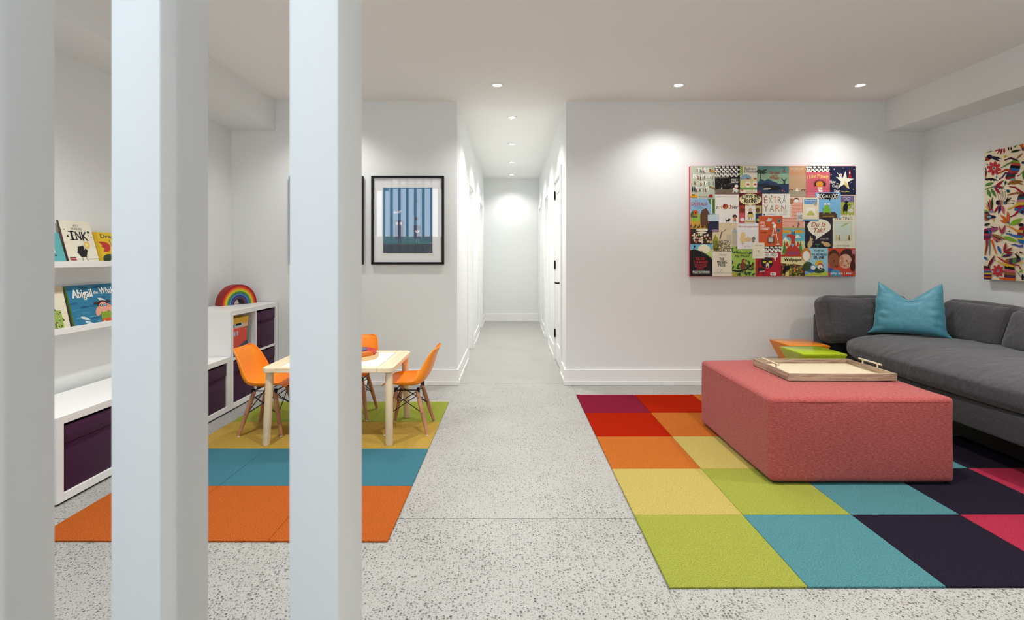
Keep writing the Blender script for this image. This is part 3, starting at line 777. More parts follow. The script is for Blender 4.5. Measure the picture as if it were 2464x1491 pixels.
# ================================================================== flat print: a small drawing kit
_txt = {}
def text_geo(s, bold=0.0):
    k = (s, bold)
    if k not in _txt:
        cu = bpy.data.curves.new('lettering', 'FONT'); cu.body = s; cu.size = 1; cu.resolution_u = 2; cu.offset = bold
        o = bpy.data.objects.new('lettering', cu); me = bpy.data.meshes.new_from_object(o)
        V = [(v.co.x, v.co.y) for v in me.vertices]; F = [tuple(p.vertices) for p in me.polygons]
        bpy.data.objects.remove(o); bpy.data.meshes.remove(me); bpy.data.curves.remove(cu); _txt[k] = (V, F)
    return _txt[k]
class Art:
    """flat shapes in drawing units (y down), turned into one thin printed mesh"""
    def __init__(s, tf, step=0.00006): s.tf = tf; s.V = []; s.F = []; s.K = []; s.z = 0; s.step = step
    def _add(s, pts, faces, col):
        b = len(s.V); q = [s.tf(x, y) for x, y in pts]
        s.V += [(u, -(s.z * s.step), v) for u, v in q]
        for f in faces:
            a = 0.0
            for i in range(len(f)):
                (x0, y0), (x1, y1) = q[f[i]], q[f[(i + 1) % len(f)]]; a += x0 * y1 - x1 * y0
            f = tuple(b + i for i in f)
            s.F.append(f if a >= 0 else f[::-1]); s.K.append(col)
        s.z += 1
    def poly(s, pts, c): s._add(pts, [tuple(range(len(pts)))], C(*c)); return s
    def rect(s, x0, y0, x1, y1, c): return s.poly([(x0, y0), (x1, y0), (x1, y1), (x0, y1)], c)
    def ell(s, x, y, rx, ry, c, rot=0, n=18, a0=0, a1=360):
        co, si = math.cos(R(rot)), math.sin(R(rot)); P = []
        full = a1 - a0 >= 360
        for k in range(n + (0 if full else 1)):
            a = R(a0 + (a1 - a0) * k / n); p, q = rx * math.cos(a), ry * math.sin(a); P.append((x + p * co - q * si, y + p * si + q * co))
        return s.poly(P, c)
    def line(s, pts, w, c, w2=None):
        L, Rr = [], []; n = len(pts)
        for i, (x, y) in enumerate(pts):
            (xa, ya), (xb, yb) = pts[max(0, i - 1)], pts[min(n - 1, i + 1)]
            dx, dy = xb - xa, yb - ya; l = math.hypot(dx, dy) or 1
            ww = (w + ((w2 if w2 is not None else w) - w) * i / max(1, n - 1)) / 2
            L.append((x - dy / l * ww, y + dx / l * ww)); Rr.append((x + dy / l * ww, y - dx / l * ww))
        P = L + Rr; F = [(i, i + 1, n + i + 1, n + i) for i in range(n - 1)]
        s._add(P, F, C(*c)); return s
    def leaf(s, x0, y0, x1, y1, w, c, bend=0.0, n=7):
        dx, dy = x1 - x0, y1 - y0; A, B = [], []
        for k in range(n + 1):
            q = k / n; h = w * math.sin(math.pi * q ** .8) / 2; o = bend * math.sin(math.pi * q)
            l = math.hypot(dx, dy) or 1; nx, ny = -dy / l, dx / l
            cx, cy = x0 + dx * q + nx * o, y0 + dy * q + ny * o; A.append((cx + nx * h, cy + ny * h)); B.append((cx - nx * h, cy - ny * h))
        P = A + B[::-1][1:-1]; return s.poly(P, c)
    def band(s, top, bot, c):
        """strip between two polylines of equal length"""
        n = len(top); s._add(list(top) + list(bot), [(i, i + 1, n + i + 1, n + i) for i in range(n - 1)], C(*c)); return s
    def txt(s, t, x0, y0, x1, y1, c, bold=0.0, shear=0.0, arc=0.0, rot=0.0):
        V, F = text_geo(t); xs = [v[0] for v in V]; ysl = [v[1] for v in V]
        ax, bx_, ay, by = min(xs), max(xs), min(ysl), max(ysl); P = []
        co, si = math.cos(R(rot)), math.sin(R(rot)); cx, cy = (x0 + x1) / 2, (y0 + y1) / 2
        for x, y in V:
            p, q = (x - ax) / (bx_ - ax), (y - ay) / (by - ay)
            X = x0 + (x1 - x0) * p + shear * (q - .5) * (y1 - y0); Y = y1 - (y1 - y0) * q + arc * (4 * (p - .5) ** 2)
            X, Y = cx + (X - cx) * co - (Y - cy) * si, cy + (X - cx) * si + (Y - cy) * co
            P.append((X, Y))
        m = len(V); dx = bold * (y1 - y0) * .9
        if dx > 0:                                                     # heavier weight: the same letters set again a little aside
            for a, b in ((-dx, 0), (dx, 0), (0, -dx * .6), (0, dx * .6)):
                s._add([(x + a, y + b) for x, y in P], F, C(*c)); s.z -= .45
        s._add(P, F, C(*c)); return s
    def star(s, x, y, r, c, n=5, inner=.4, rot=-90):
        return s.poly([(x + (r if k % 2 == 0 else r * inner) * math.cos(R(rot + 180 * k / n)), y + (r if k % 2 == 0 else r * inner) * math.sin(R(rot + 180 * k / n))) for k in range(2 * n)], c)
    def flower(s, x, y, r, c, n=8, w=.34, mid=None, a0=0):
        for k in range(n):
            a = R(a0 + 360 * k / n); s.ell(x + r * .62 * math.cos(a), y + r * .62 * math.sin(a), r * .40, r * w * .5, c, math.degrees(a), 12); s.z -= .8
        s.z += 1
        if mid: s.ell(x, y, r * .13, r * .13, mid)
        return s
    def build(s, name, parent, mat=None, y=0.0):
        me = bpy.data.meshes.new(name); me.from_pydata([(a, b + y, c) for a, b, c in s.V], [], s.F)
        at_ = me.color_attributes.new('ink', 'FLOAT_COLOR', 'CORNER'); i = 0
        for p, k in zip(me.polygons, s.K):
            for li in p.loop_indices: at_.data[li].color = k
        me.materials.append(mat or M['print'])
        o = bpy.data.objects.new(name, me); COL.objects.link(o); o.parent = parent; return o

# ================================================================== canvas of book covers on the back wall
CVX, CVZ, CVW, CVH, CVT = 1.648, 1.013, 1.524, 1.018, .040
cv = thing('canvas_print', 'wide canvas print collaged with many picture book covers on the back wall', 'canvas', (CVX, YB - .002, CVZ))
obj('stretched_canvas', bx(0, CVW, -CVT, 0, 0, CVH, .002, 1), plain('canvas_side_red', C(196, 66, 78), .7), cv)
def cvt(x, y): return ((x - 100) / 1915 * CVW, (1370 - y) / 1282 * CVH)
WHT, CRM, BLK = (240, 236, 226), (236, 226, 200), (22, 20, 22)
rnd = random.Random(11)
def cover(x0, y0, x1, y1, bgc, layer, draw=None):
    a = Art(cvt); a.rect(x0, y0, x1, y1, bgc)
    if draw: draw(a)
    return a.build('book_cover', cv, None, -CVT - .0004 - .0011 * layer)
def sheep(a, x0, y0, x1, y1):
    a.rect(x0, y0, x1, y1, BLK); r = 24; row = 0; y = y0 + 14
    while y < y1 + 10:
        z = a.z
        x = x0 + (row % 2) * r
        while x < x1 + 4:
            cx, cy = min(max(x, x0 + 17), x1 - 17), min(max(y, y0 + 13), y1 - 13)
            a.z = z; a.ell(cx, cy, 19, 14, WHT, 0, 12); a.z = z + 1; a.ell(cx + 4, cy - 9, 7, 5, BLK, 0, 8); x += 2 * r + 1
        a.z = z + 2; y += 27; row += 1
for q in ((385, 88, 675, 216), (1443, 88, 1714, 159), (945, 1018, 1158, 1088)):
    a = Art(cvt); sheep(a, *q); a.build('pattern_panel', cv, None, -CVT - .0004)
def people(a, x0, y0, x1, y1, n, cols, sz=9):
    for k in range(n):
        x, y = rnd.uniform(x0, x1), rnd.uniform(y0, y1); c = rnd.choice(cols); z = a.z
        a.ell(x, y, sz * .45, sz * 1.1, c, rnd.uniform(-25, 25), 8); a.z = z; a.ell(x, y - sz * 1.4, sz * .42, sz * .42, (60, 40, 30), 0, 8)
        a.z = z; a.line([(x - 2, y + sz), (x - sz * .6, y + sz * 2)], 3, BLK); a.z = z; a.line([(x + 2, y + sz), (x + sz * .6, y + sz * 2)], 3, BLK)
def d1(a):
    for s_, X0, Y0, X1, Y1 in (('THIS', 178, 112, 318, 156), ('IS HOW', 132, 188, 362, 234), ('WE', 205, 264, 300, 308), ('DO IT', 162, 332, 330, 374)): a.txt(s_, X0, Y0, X1, Y1, (246, 244, 236), .03)
    for yy in (150, 232, 292, 370): people(a, 118, yy - 8, 372, yy + 8, 8, [(186, 70, 50), (40, 40, 44), (206, 140, 60), (90, 110, 60)], 10)
    a.poly([(102, 430), (120, 415), (160, 415), (182, 440), (176, 455), (102, 455)], (226, 160, 30)); a.rect(112, 420, 150, 434, (60, 50, 40))
    a.poly([(308, 452), (314, 430), (330, 420), (352, 420), (362, 452)], (160, 40, 36))
    for x in (125, 150): a.leaf(x, 392, x, 322, 16, (34, 44, 52))
    a.poly([(320, 160), (332, 140), (355, 136), (384, 148), (384, 168)], (200, 140, 50))
    a.line([(318, 330), (370, 345), (384, 360)], 16, (150, 110, 60)); a.txt('MATT LAMOTHE', 200, 440, 300, 452, (150, 80, 50))
cover(100, 88, 386, 466, (188, 192, 172), 0, d1)
def d3(a):
    a.poly([(386, 365), (440, 352), (520, 362), (600, 350), (674, 364), (674, 418), (386, 418)], (120, 104, 88)); a.rect(386, 216, 545, 232, (120, 104, 90))
    for k in range(46): a.ell(rnd.uniform(395, 668), rnd.uniform(240, 350), 2.2, 2.2, (220, 214, 200), 0, 6); a.z -= 1
    a.z += 1
    a.txt('FIRST', 575, 240, 650, 262, WHT, .03); a.txt('SNOW', 570, 266, 656, 288, WHT, .03)
    a.ell(622, 366, 34, 22, WHT, 30); a.ell(632, 324, 22, 18, WHT); a.line([(600, 380), (592, 404)], 12, WHT); a.line([(640, 384), (634, 404)], 12, WHT); a.line([(610, 342), (648, 352)], 9, (190, 40, 40)); a.rect(458, 335, 464, 360, WHT)
cover(385, 216, 676, 419, (26, 23, 24), 1, d3)
def d4(a):
    a.rect(677, 92, 708, 200, (150, 176, 84)); a.ell(745, 235, 62, 48, (140, 172, 190)); a.poly([(677, 250), (878, 235), (878, 352), (677, 352)], (214, 210, 140))
    a.rect(677, 340, 878, 366, (120, 156, 80)); a.txt('Baabwaa', 728, 104, 862, 136, (60, 60, 80), .01); a.txt('& Wooliam', 718, 138, 874, 170, (60, 60, 80), .01)
    for x in (768, 850): a.ell(x, 300, 28, 40, WHT); a.ell(x, 258, 16, 18, (230, 210, 170)); a.rect(x - 16, 292, x + 16, 314, (206, 90, 40)); a.ell(x, 236, 18, 9, (180, 40, 40))
    a.ell(700, 372, 12, 12, (206, 110, 60)); a.rect(712, 366, 872, 402, CRM); a.txt('David Elliott', 748, 372, 850, 396, (120, 110, 90))
cover(675, 90, 880, 410, (232, 226, 206), 0, d4)
def d5(a):
    a.rect(873, 92, 1240, 180, (96, 140, 130)); a.rect(873, 180, 1240, 300, (140, 172, 140)); a.poly([(873, 285), (920, 240), (960, 262), (1000, 238), (1060, 270), (1110, 285), (1110, 300), (873, 300)], (44, 70, 104))
    a.rect(873, 296, 1240, 410, (38, 56, 84)); a.poly([(873, 300), (1070, 288), (1020, 306), (873, 330)], (30, 40, 40))
    for an in (200, 235, 265, 300, 330, 20): a.leaf(925, 140, 925 + 75 * math.cos(R(an)), 140 - 60 * math.sin(R(an)) , 22, (50, 66, 44), 10)
    a.line([(925, 140), (905, 260)], 10, (56, 48, 40)); a.ell(1045, 345, 110, 30, (22, 22, 26)); a.ell(985, 355, 50, 12, (170, 164, 150), -6); a.poly([(1175, 308), (1180, 270), (1145, 228), (1165, 240), (1186, 258), (1205, 240), (1226, 222), (1196, 270), (1198, 308)], (20, 22, 28))
    a.txt('The Snail', 1012, 150, 1134, 188, (176, 44, 40), .01, .25); a.txt('and the', 1040, 190, 1106, 208, (176, 44, 40), .01, .25); a.txt('Whale', 1018, 208, 1128, 246, (176, 44, 40), .015, .25)
    a.leaf(1165, 140, 1212, 170, 16, (190, 60, 40)); a.leaf(1188, 150, 1185, 112, 12, (40, 60, 80))
    for x, y in ((1165, 376), (1186, 386)): a.ell(x, y, 9, 6, (206, 100, 60))
    for x, y in ((885, 400), (905, 385)): a.ell(x, y, 13, 8, (190, 60, 50))
    a.txt('Julia Donaldson', 960, 98, 1060, 110, (40, 70, 70)); a.txt('Axel Scheffler', 1125, 98, 1210, 110, (40, 70, 70))
cover(873, 90, 1241, 411, (120, 160, 140), 1, d5)
def d6(a):
    a.rect(1241, 92, 1440, 200, (200, 150, 112)); a.rect(1241, 380, 1440, 448, (170, 156, 130)); a.txt('WE FOUND A HAT', 1258, 112, 1412, 134, (226, 206, 180), .02); a.txt('JON KLASSEN', 1300, 140, 1368, 152, (226, 206, 180))
    a.ell(1336, 378, 26, 6, WHT); a.ell(1336, 362, 13, 15, WHT)
    for x in (1270, 1410): a.line([(x - 26, 372), (x - 8, 360), (x + 14, 366), (x + 24, 362)], 8, (70, 56, 44)); a.line([(x - 22, 384), (x - 20, 366)], 5, (70, 56, 44)); a.line([(x + 8, 384), (x + 8, 366)], 5, (70, 56, 44))
cover(1240, 90, 1442, 449, (196, 160, 124), 0, d6)
def d7(a):
    a.txt('I Like Myself!', 1452, 180, 1700, 236, (236, 206, 110), .012, 0, 22)
    for k in range(30):
        an = R(150 + 240 * k / 29); a.line([(1598 + 40 * math.cos(an), 300 + 24 * math.sin(an)), (1598 + 76 * math.cos(an), 302 + 60 * math.sin(an))], 7, (26, 20, 22), 3); a.z -= 1
    a.z += 1
    a.ell(1596, 300, 44, 34, (220, 146, 50)); a.poly([(1570, 336), (1624, 336), (1632, 390), (1590, 392)], WHT); a.poly([(1580, 352), (1628, 358), (1628, 368), (1584, 364)], (206, 90, 60))
    a.txt('Karen Beaumont', 1452, 398, 1540, 412, (240, 190, 180)); a.txt('David Catrow', 1452, 430, 1540, 444, (240, 190, 180))
cover(1440, 160, 1716, 451, (208, 96, 110), 1, d7)
def d8(a):
    a.star(1886, 262, 112, (240, 236, 210), 5, .36, -84); a.poly([(1884, 262), (1925, 300), (1926, 352), (1888, 312)], (230, 206, 120))
    for x, y, r in ((1768, 126, 12), (1996, 128, 9), (1730, 190, 10), (1962, 282, 7), (1988, 360, 8), (1870, 115, 5)): a.star(x, y, r, WHT, 4, .35)
    a.ell(1838, 196, 18, 18, WHT); a.ell(1840, 198, 11, 11, (224, 170, 110)); a.rect(1826, 210, 1852, 226, WHT); a.line([(1826, 200), (1800, 168)], 6, WHT)
    a.poly([(1946, 134), (1958, 160), (1956, 198), (1968, 222), (1926, 222), (1938, 198), (1934, 160)], (190, 40, 44)); a.ell(1946, 172, 7, 12, WHT)
    a.txt('How', 1716, 254, 1782, 292, WHT, .03); a.txt('to', 1790, 284, 1812, 302, WHT, .03); a.txt('Catch', 1742, 304, 1832, 336, WHT, .03); a.txt('a', 1800, 346, 1810, 358, WHT, .03); a.txt('Star', 1764, 362, 1834, 396, WHT, .03); a.txt('Oliver Jeffers', 1846, 378, 1940, 398, (226, 200, 110), .02)
cover(1714, 92, 2015, 424, (28, 32, 62), 0, d8)
def d9(a):
    a.rect(101, 466, 386, 660, (140, 180, 212)); a.rect(101, 650, 386, 740, (150, 186, 70)); a.rect(101, 730, 386, 820, (206, 160, 56)); a.poly([(300, 468), (384, 468), (384, 640), (352, 640), (352, 560), (320, 520)], (84, 112, 50)); a.rect(342, 476, 354, 640, (226, 226, 206))
    a.txt('THE', 148, 490, 184, 506, (186, 60, 40), .02); a.txt('GRUFFALO', 108, 512, 296, 552, (186, 60, 40), .02, 0, -4); a.txt('Julia Donaldson', 142, 556, 230, 568, (40, 50, 70)); a.txt('Axel Scheffler', 172, 574, 256, 584, (40, 50, 70))
    a.ell(160, 630, 31, 31, (206, 90, 36)); a.ell(160, 632, 8, 9, (60, 30, 20)); a.ell(150, 678, 36, 12, (110, 90, 80)); a.poly([(218, 790), (214, 660), (232, 600), (286, 580), (320, 640), (310, 800)], (96, 62, 42)); a.leaf(110, 690, 130, 600, 30, (60, 96, 50))
    for k in range(14): a.leaf(105 + k * 16, 812, 112 + k * 16, 760 + (k % 3) * 12, 16, ((80, 70, 36), (196, 140, 50), (60, 50, 34))[k % 3]); a.z -= 1
cover(100, 466, 387, 822, (140, 180, 212), 0, d9)
def d10(a):
    for s_, x0, x1, y0, c in (('a', 400, 428, 556, (90, 40, 30)), ('n', 436, 462, 556, (206, 160, 110)), ('t', 540, 556, 542, (60, 50, 60)), ('h', 562, 590, 538, (190, 90, 60)), ('e', 598, 626, 556, (60, 90, 120)), ('r', 632, 654, 556, (60, 40, 34))): a.txt(s_, x0, y0, x1, 586, c, .04)
    a.ell(503, 560, 31, 31, (176, 40, 36))
    for k in range(9): a.ell(503 + 18 * math.cos(k * 2.4), 560 + 18 * math.sin(k * 2.4), 7, 7, ((230, 190, 60), (40, 40, 60), (220, 110, 40))[k % 3], 0, 8); a.z -= 1
    a.z += 1
    a.ell(548, 712, 14, 13, BLK); a.ell(530, 724, 20, 9, BLK); a.line([(512, 720), (506, 695)], 5, BLK); a.line([(518, 728), (518, 744)], 5, BLK); a.line([(544, 728), (544, 744)], 5, BLK)
    a.ell(612, 676, 25, 22, (40, 26, 22)); a.ell(614, 688, 16, 12, (150, 100, 70)); a.poly([(602, 698), (626, 698), (630, 722), (598, 722)], (216, 120, 90)); a.line([(606, 722), (604, 740)], 5, (60, 40, 34)); a.line([(622, 722), (626, 740)], 5, (60, 40, 34)); a.txt('CHRISTIAN ROBINSON', 400, 440, 512, 450, (150, 140, 130))
cover(386, 421, 661, 752, (236, 231, 222), 2, d10)
def d11(a):
    a.rect(664, 550, 735, 640, (170, 60, 40)); a.rect(664, 640, 735, 752, (200, 90, 100)); a.rect(850, 550, 925, 640, (196, 180, 120)); a.rect(850, 640, 925, 752, (40, 50, 80)); a.rect(735, 545, 852, 752, (232, 228, 214))
    a.ell(795, 478, 135, 72, (120, 30, 26), 0, 30); a.ell(795, 478, 128, 66, (236, 226, 172), 0, 30); a.poly([(778, 540), (812, 540), (793, 566)], (236, 226, 172)); a.txt('LEAVE ME', 694, 424, 902, 466, BLK, .045); a.txt('ALONE!', 718, 472, 884, 522, BLK, .045)
    a.ell(793, 600, 20, 22, (210, 170, 140)); a.poly([(772, 620), (816, 620), (830, 680), (760, 680)], (44, 36, 30)); a.poly([(772, 644), (818, 644), (830, 684), (760, 684)], (220, 196, 110)); a.line([(782, 684), (776, 710)], 6, BLK); a.line([(806, 684), (812, 710)], 6, BLK)
    a.ell(700, 600, 24, 28, (110, 40, 36)); a.ell(880, 604, 22, 30, (96, 60, 40)); a.rect(728, 716, 852, 748, (222, 206, 150)); a.txt('Vera Brosgol', 738, 730, 846, 746, (40, 30, 20), .02); a.ell(700, 712, 26, 22, (236, 220, 214)); a.ell(880, 716, 16, 16, (160, 190, 80))
cover(662, 405, 931, 756, (96, 30, 28), 2, d11)
def d12(a):
    for word, y0, x0 in (('EXTRA', 446, 952), ('YARN', 545, 948)):
        w_ = 52 if word == 'EXTRA' else 66
        for i, c_ in enumerate(word): a.txt(c_, x0 + i * w_ * 1.03, y0, x0 + i * w_ * 1.03 + w_ * .8, y0 + 74, ((176, 96, 70), (130, 130, 90), (196, 120, 70), (150, 110, 90), (120, 140, 130))[i % 5], -.008); a.z -= 1
    a.ell(956, 656, 9, 8, BLK); a.txt('by MAC BARNETT', 985, 648, 1088, 660, (110, 100, 95)); a.txt('JON KLASSEN', 1130, 650, 1212, 660, (110, 100, 95)); a.ell(1196, 614, 26, 26, (216, 212, 200))
    for x in (974, 1042, 1188): a.ell(x, 438, 6, 6, BLK)
cover(932, 413, 1252, 692, (234, 230, 218), 2, d12)
def d13(a):
    z = a.z
    for r in range(23):
        y = 516 + r * 12.6
        if y > 800: break
        x0 = 1268 if y < 690 else 1168
        for k in range(12):
            x = x0 + k * 24 + (r % 2) * 12
            if x + 20 < 1422: a.z = z; a.rect(x, y, x + 20, y + 9, ((226, 130, 104), (214, 110, 84), (234, 156, 130))[(r * 5 + k * 3) % 3])
    a.z = z + 1; a.ell(1328, 486, 36, 28, (110, 74, 50)); a.ell(1328, 494, 30, 18, WHT); a.ell(1270, 500, 26, 36, (176, 116, 70)); a.rect(1332, 632, 1400, 730, WHT)
    for i, s_ in enumerate(('THE WALL', 'IN THE', 'MIDDLE', 'OF THE', 'BOOK')): a.txt(s_, 1338, 638 + i * 18, 1394, 650 + i * 18, (50, 44, 44), .02)
    a.rect(1166, 800, 1424, 822, (176, 172, 120)); a.line([(1340, 808), (1350, 770), (1366, 760)], 8, (40, 40, 44)); a.ell(1352, 752, 9, 9, (110, 90, 80)); a.ell(1292, 792, 12, 8, (180, 80, 60))
cover(1166, 451, 1426, 822, (236, 206, 188), 0, d13)
def d14(a):
    a.rect(1416, 472, 1566, 530, (82, 146, 200)); a.txt('Winnie-the-Pooh', 1424, 478, 1558, 500, WHT, .015); a.txt('A. A. MILNE', 1436, 508, 1524, 520, (210, 224, 234)); a.ell(1546, 530, 23, 23, (186, 180, 166)); a.ell(1546, 530, 15, 15, (168, 162, 148))
    a.rect(1440, 574, 1544, 670, (244, 240, 226)); a.rect(1448, 636, 1536, 664, (186, 190, 100)); a.ell(1492, 626, 30, 16, (206, 190, 110)); a.rect(1400, 708, 1584, 726, (90, 150, 200))
cover(1402, 456, 1586, 726, (236, 226, 192), 3, d14)
def d15(a):
    a.ell(1692, 441, 132, 36, BLK, 0, 30); a.rect(1580, 408, 1810, 474, BLK); a.poly([(1700, 470), (1722, 470), (1712, 502)], BLK)
    a.txt('FROG', 1566, 414, 1650, 468, WHT, .02); a.txt('ON', 1660, 428, 1690, 456, WHT, .02); a.txt('A', 1698, 424, 1716, 458, WHT, .02); a.txt('LOG?', 1726, 414, 1812, 468, WHT, .02)
    a.poly([(1582, 640), (1600, 626), (1770, 624), (1796, 650), (1800, 690), (1582, 690)], (84, 62, 42)); a.poly([(1654, 546), (1704, 546), (1714, 630), (1644, 630)], (124, 184, 50)); a.ell(1660, 532, 15, 13, WHT); a.ell(1702, 530, 15, 13, WHT)
    for sx in (-1, 1): a.line([(1680 + sx * 26, 600), (1680 + sx * 52, 576), (1680 + sx * 40, 630)], 7, (124, 184, 50))
    for k in (-50, -36, 36, 50): a.line([(1680 + k * .6, 618), (1680 + k, 650)], 4, (150, 200, 80))
    a.txt('KES GRAY & JIM FIELD', 1630, 668, 1760, 684, (224, 190, 60), .02)
cover(1546, 396, 1840, 691, (124, 184, 222), 2, d15)
def d16(a):
    a.rect(1844, 436, 1996, 508, (110, 96, 140)); a.rect(1844, 508, 1996, 656, (168, 182, 84)); a.line([(1870, 462), (1890, 448), (1910, 464), (1934, 452), (1958, 462)], 5, (230, 226, 230)); a.line([(1884, 486), (1904, 474), (1926, 488), (1946, 476)], 5, (230, 226, 230)); a.poly([(1868, 616), (1870, 560), (1890, 524), (1914, 520), (1926, 560), (1918, 616)], (26, 24, 28)); a.ell(1908, 510, 20, 15, (26, 24, 28)); a.line([(1920, 548), (1960, 534)], 6, (26, 24, 28)); a.line([(1878, 612), (1876, 644)], 7, (26, 24, 28)); a.line([(1906, 612), (1908, 640)], 7, (26, 24, 28)); a.ell(1958, 606, 30, 24, (214, 206, 200)); a.ell(1980, 560, 14, 18, (206, 196, 196))
cover(1838, 426, 2010, 668, (222, 206, 174), 0, d16)
def d17(a):
    for i, s_ in enumerate(("IT'S", 'ONLY', 'STANLEY')): a.txt(s_, 912, 738 + i * 34, 912 + (46, 58, 104)[i], 764 + i * 34, WHT, .04)
    a.txt('JON AGEE', 912, 856, 984, 870, (70, 34, 26), .03); a.ell(1012, 716, 34, 17, (200, 200, 196), -18); a.line([(1012, 720), (1000, 690)], 5, WHT)
    for x, y in ((1128, 728), (1118, 836)): a.ell(x, y, 24, 30, (120, 124, 126)); a.ell(x, y, 9, 11, (60, 60, 64))
    a.line([(1058, 830), (1036, 930)], 6, (226, 214, 190)); a.line([(1080, 800), (1118, 1000)], 8, (226, 214, 190)); a.line([(1072, 770), (1040, 990)], 6, (226, 214, 190)); a.rect(1050, 880, 1100, 886, (226, 214, 190)); a.ell(1072, 786, 17, 26, WHT, 20); a.ell(1056, 752, 14, 12, WHT)
    a.rect(994, 908, 1072, 984, (96, 70, 50)); a.rect(1002, 918, 1056, 972, (190, 190, 180)); a.line([(1014, 906), (1000, 878)], 3, BLK); a.line([(1016, 906), (1034, 876)], 3, BLK); a.ell(1112, 998, 26, 6, WHT)
cover(889, 669, 1166, 1018, (206, 88, 48), 3, d17)
def d18(a):
    P = [(1456, 800)] + [(1590 + 138 * math.cos(R(q)), 796 - 92 * math.sin(R(q))) for q in range(175, -40, -12)] + [(1600, 914), (1550, 948), (1556, 905), (1510, 880), (1470, 840)]
    a.poly(P, (236, 230, 206)); a.txt('Du Iz', 1506, 742, 1668, 794, (170, 54, 44), .012, .3); a.txt('Tak?', 1524, 808, 1658, 862, (170, 54, 44), .012, .3); a.txt('Carson Ellis', 1606, 922, 1702, 942, (206, 200, 180), .01, .2)
    a.ell(1484, 996, 28, 46, (206, 176, 126), 20); a.ell(1500, 940, 20, 16, (206, 176, 126)); a.leaf(1490, 930, 1490, 900, 14, (216, 196, 150)); a.line([(1516, 962), (1530, 976)], 5, (216, 200, 170)); a.ell(1678, 1000, 44, 26, (206, 170, 116), 15); a.ell(1630, 976, 17, 14, (206, 176, 126)); a.line([(1572, 1042), (1572, 1004)], 7, (70, 130, 100)); a.ell(1558, 1000, 15, 7, (70, 130, 100), 15); a.ell(1586, 1000, 15, 7, (70, 130, 100), -15)
cover(1428, 692, 1748, 1046, (42, 38, 52), 1, d18)
def d19(a):
    a.txt('WAITING', 1768, 682, 1972, 714, (60, 54, 56), .0); a.rect(1766, 728, 1970, 962, (212, 210, 186)); a.rect(1778, 740, 1868, 844, (206, 218, 202)); a.rect(1872, 740, 1958, 844, (206, 218, 202)); a.rect(1778, 850, 1868, 958, (206, 218, 202)); a.rect(1872, 850, 1958, 958, (206, 218, 202))
    for x, c in ((1794, (206, 186, 120)), (1824, (170, 130, 80)), (1910, (226, 206, 170)), (1938, (140, 100, 60))): a.ell(x, 932, 12, 26, c); a.ell(x, 902, 9, 9, c)
    a.leaf(1838, 794, 1944, 742, 14, (186, 180, 110)); a.txt('KEVIN HENKES', 1792, 1006, 1940, 1024, (110, 104, 96))
cover(1748, 668, 2011, 1044, (232, 226, 200), 1, d19)
def d20(a): a.rect(300, 656, 426, 730, (196, 216, 220)); a.rect(300, 730, 426, 852, (40, 40, 66)); a.ell(386, 838, 40, 13, (150, 124, 156)); a.ell(310, 748, 7, 7, (206, 110, 60)); a.txt('THE LITTLE PRINCE', 322, 696, 404, 706, (170, 190, 196))
cover(299, 655, 427, 852, (40, 40, 66), 3, d20)
def d21(a):
    for k in range(34): a.ell(rnd.uniform(118, 338), rnd.uniform(880, 980), rnd.uniform(8, 16), rnd.uniform(8, 16), rnd.choice([(230, 222, 200), (216, 180, 160), (206, 190, 110), (226, 206, 180), (190, 110, 100)]), 0, 10)
    a.ell(240, 832, 76, 16, CRM); a.ell(230, 862, 60, 12, CRM)
cover(100, 816, 355, 996, (58, 42, 36), 1, d21)
def d22(a):
    a.poly([(360, 1060), (358, 960), (392, 880), (428, 950), (430, 1060)], (150, 150, 50)); [a.line([(366 + k * 12, 1056), (372 + k * 10, 960)], 5, (90, 96, 40)) for k in range(6)]; a.rect(520, 890, 570, 990, (196, 186, 164)); a.rect(584, 860, 640, 1010, (186, 176, 156)); a.poly([(584, 860), (612, 800), (640, 860)], (150, 170, 180))
    a.ell(470, 826, 22, 26, (226, 196, 170)); a.line([(466, 850), (440, 940)], 14, (110, 100, 84)); a.line([(480, 850), (514, 822)], 7, (110, 100, 84)); a.txt('IGGY', 436, 954, 548, 992, (34, 28, 26), .025); a.txt('PECK', 416, 998, 566, 1034, (34, 28, 26), .025); a.txt('ARCHITECT', 370, 1044, 600, 1082, (34, 28, 26), .025)
cover(356, 751, 646, 1088, (218, 200, 164), 1, d22)
def d23(a):
    for k in range(9): a.rect(650, 836 + k * 22, 880, 838 + k * 22, (214, 212, 212))
    a.txt('This is not a picture book!', 654, 782, 882, 808, (176, 60, 60), .01); a.ell(708, 890, 30, 32, (226, 196, 130)); a.ell(704, 940, 32, 40, (226, 196, 130)); a.poly([(722, 930), (764, 908), (808, 930), (806, 958), (764, 970), (728, 962)], (220, 190, 140)); a.ell(832, 930, 19, 20, (120, 112, 100)); a.rect(816, 940, 840, 976, (130, 122, 108)); a.line([(700, 978), (696, 1000)], 4, (190, 90, 80)); a.line([(718, 978), (722, 1000)], 4, (190, 90, 80)); a.txt('Sergio Ruzzier', 720, 1014, 800, 1032, (200, 120, 120))
cover(642, 757, 888, 1054, (232, 228, 226), 3, d23)
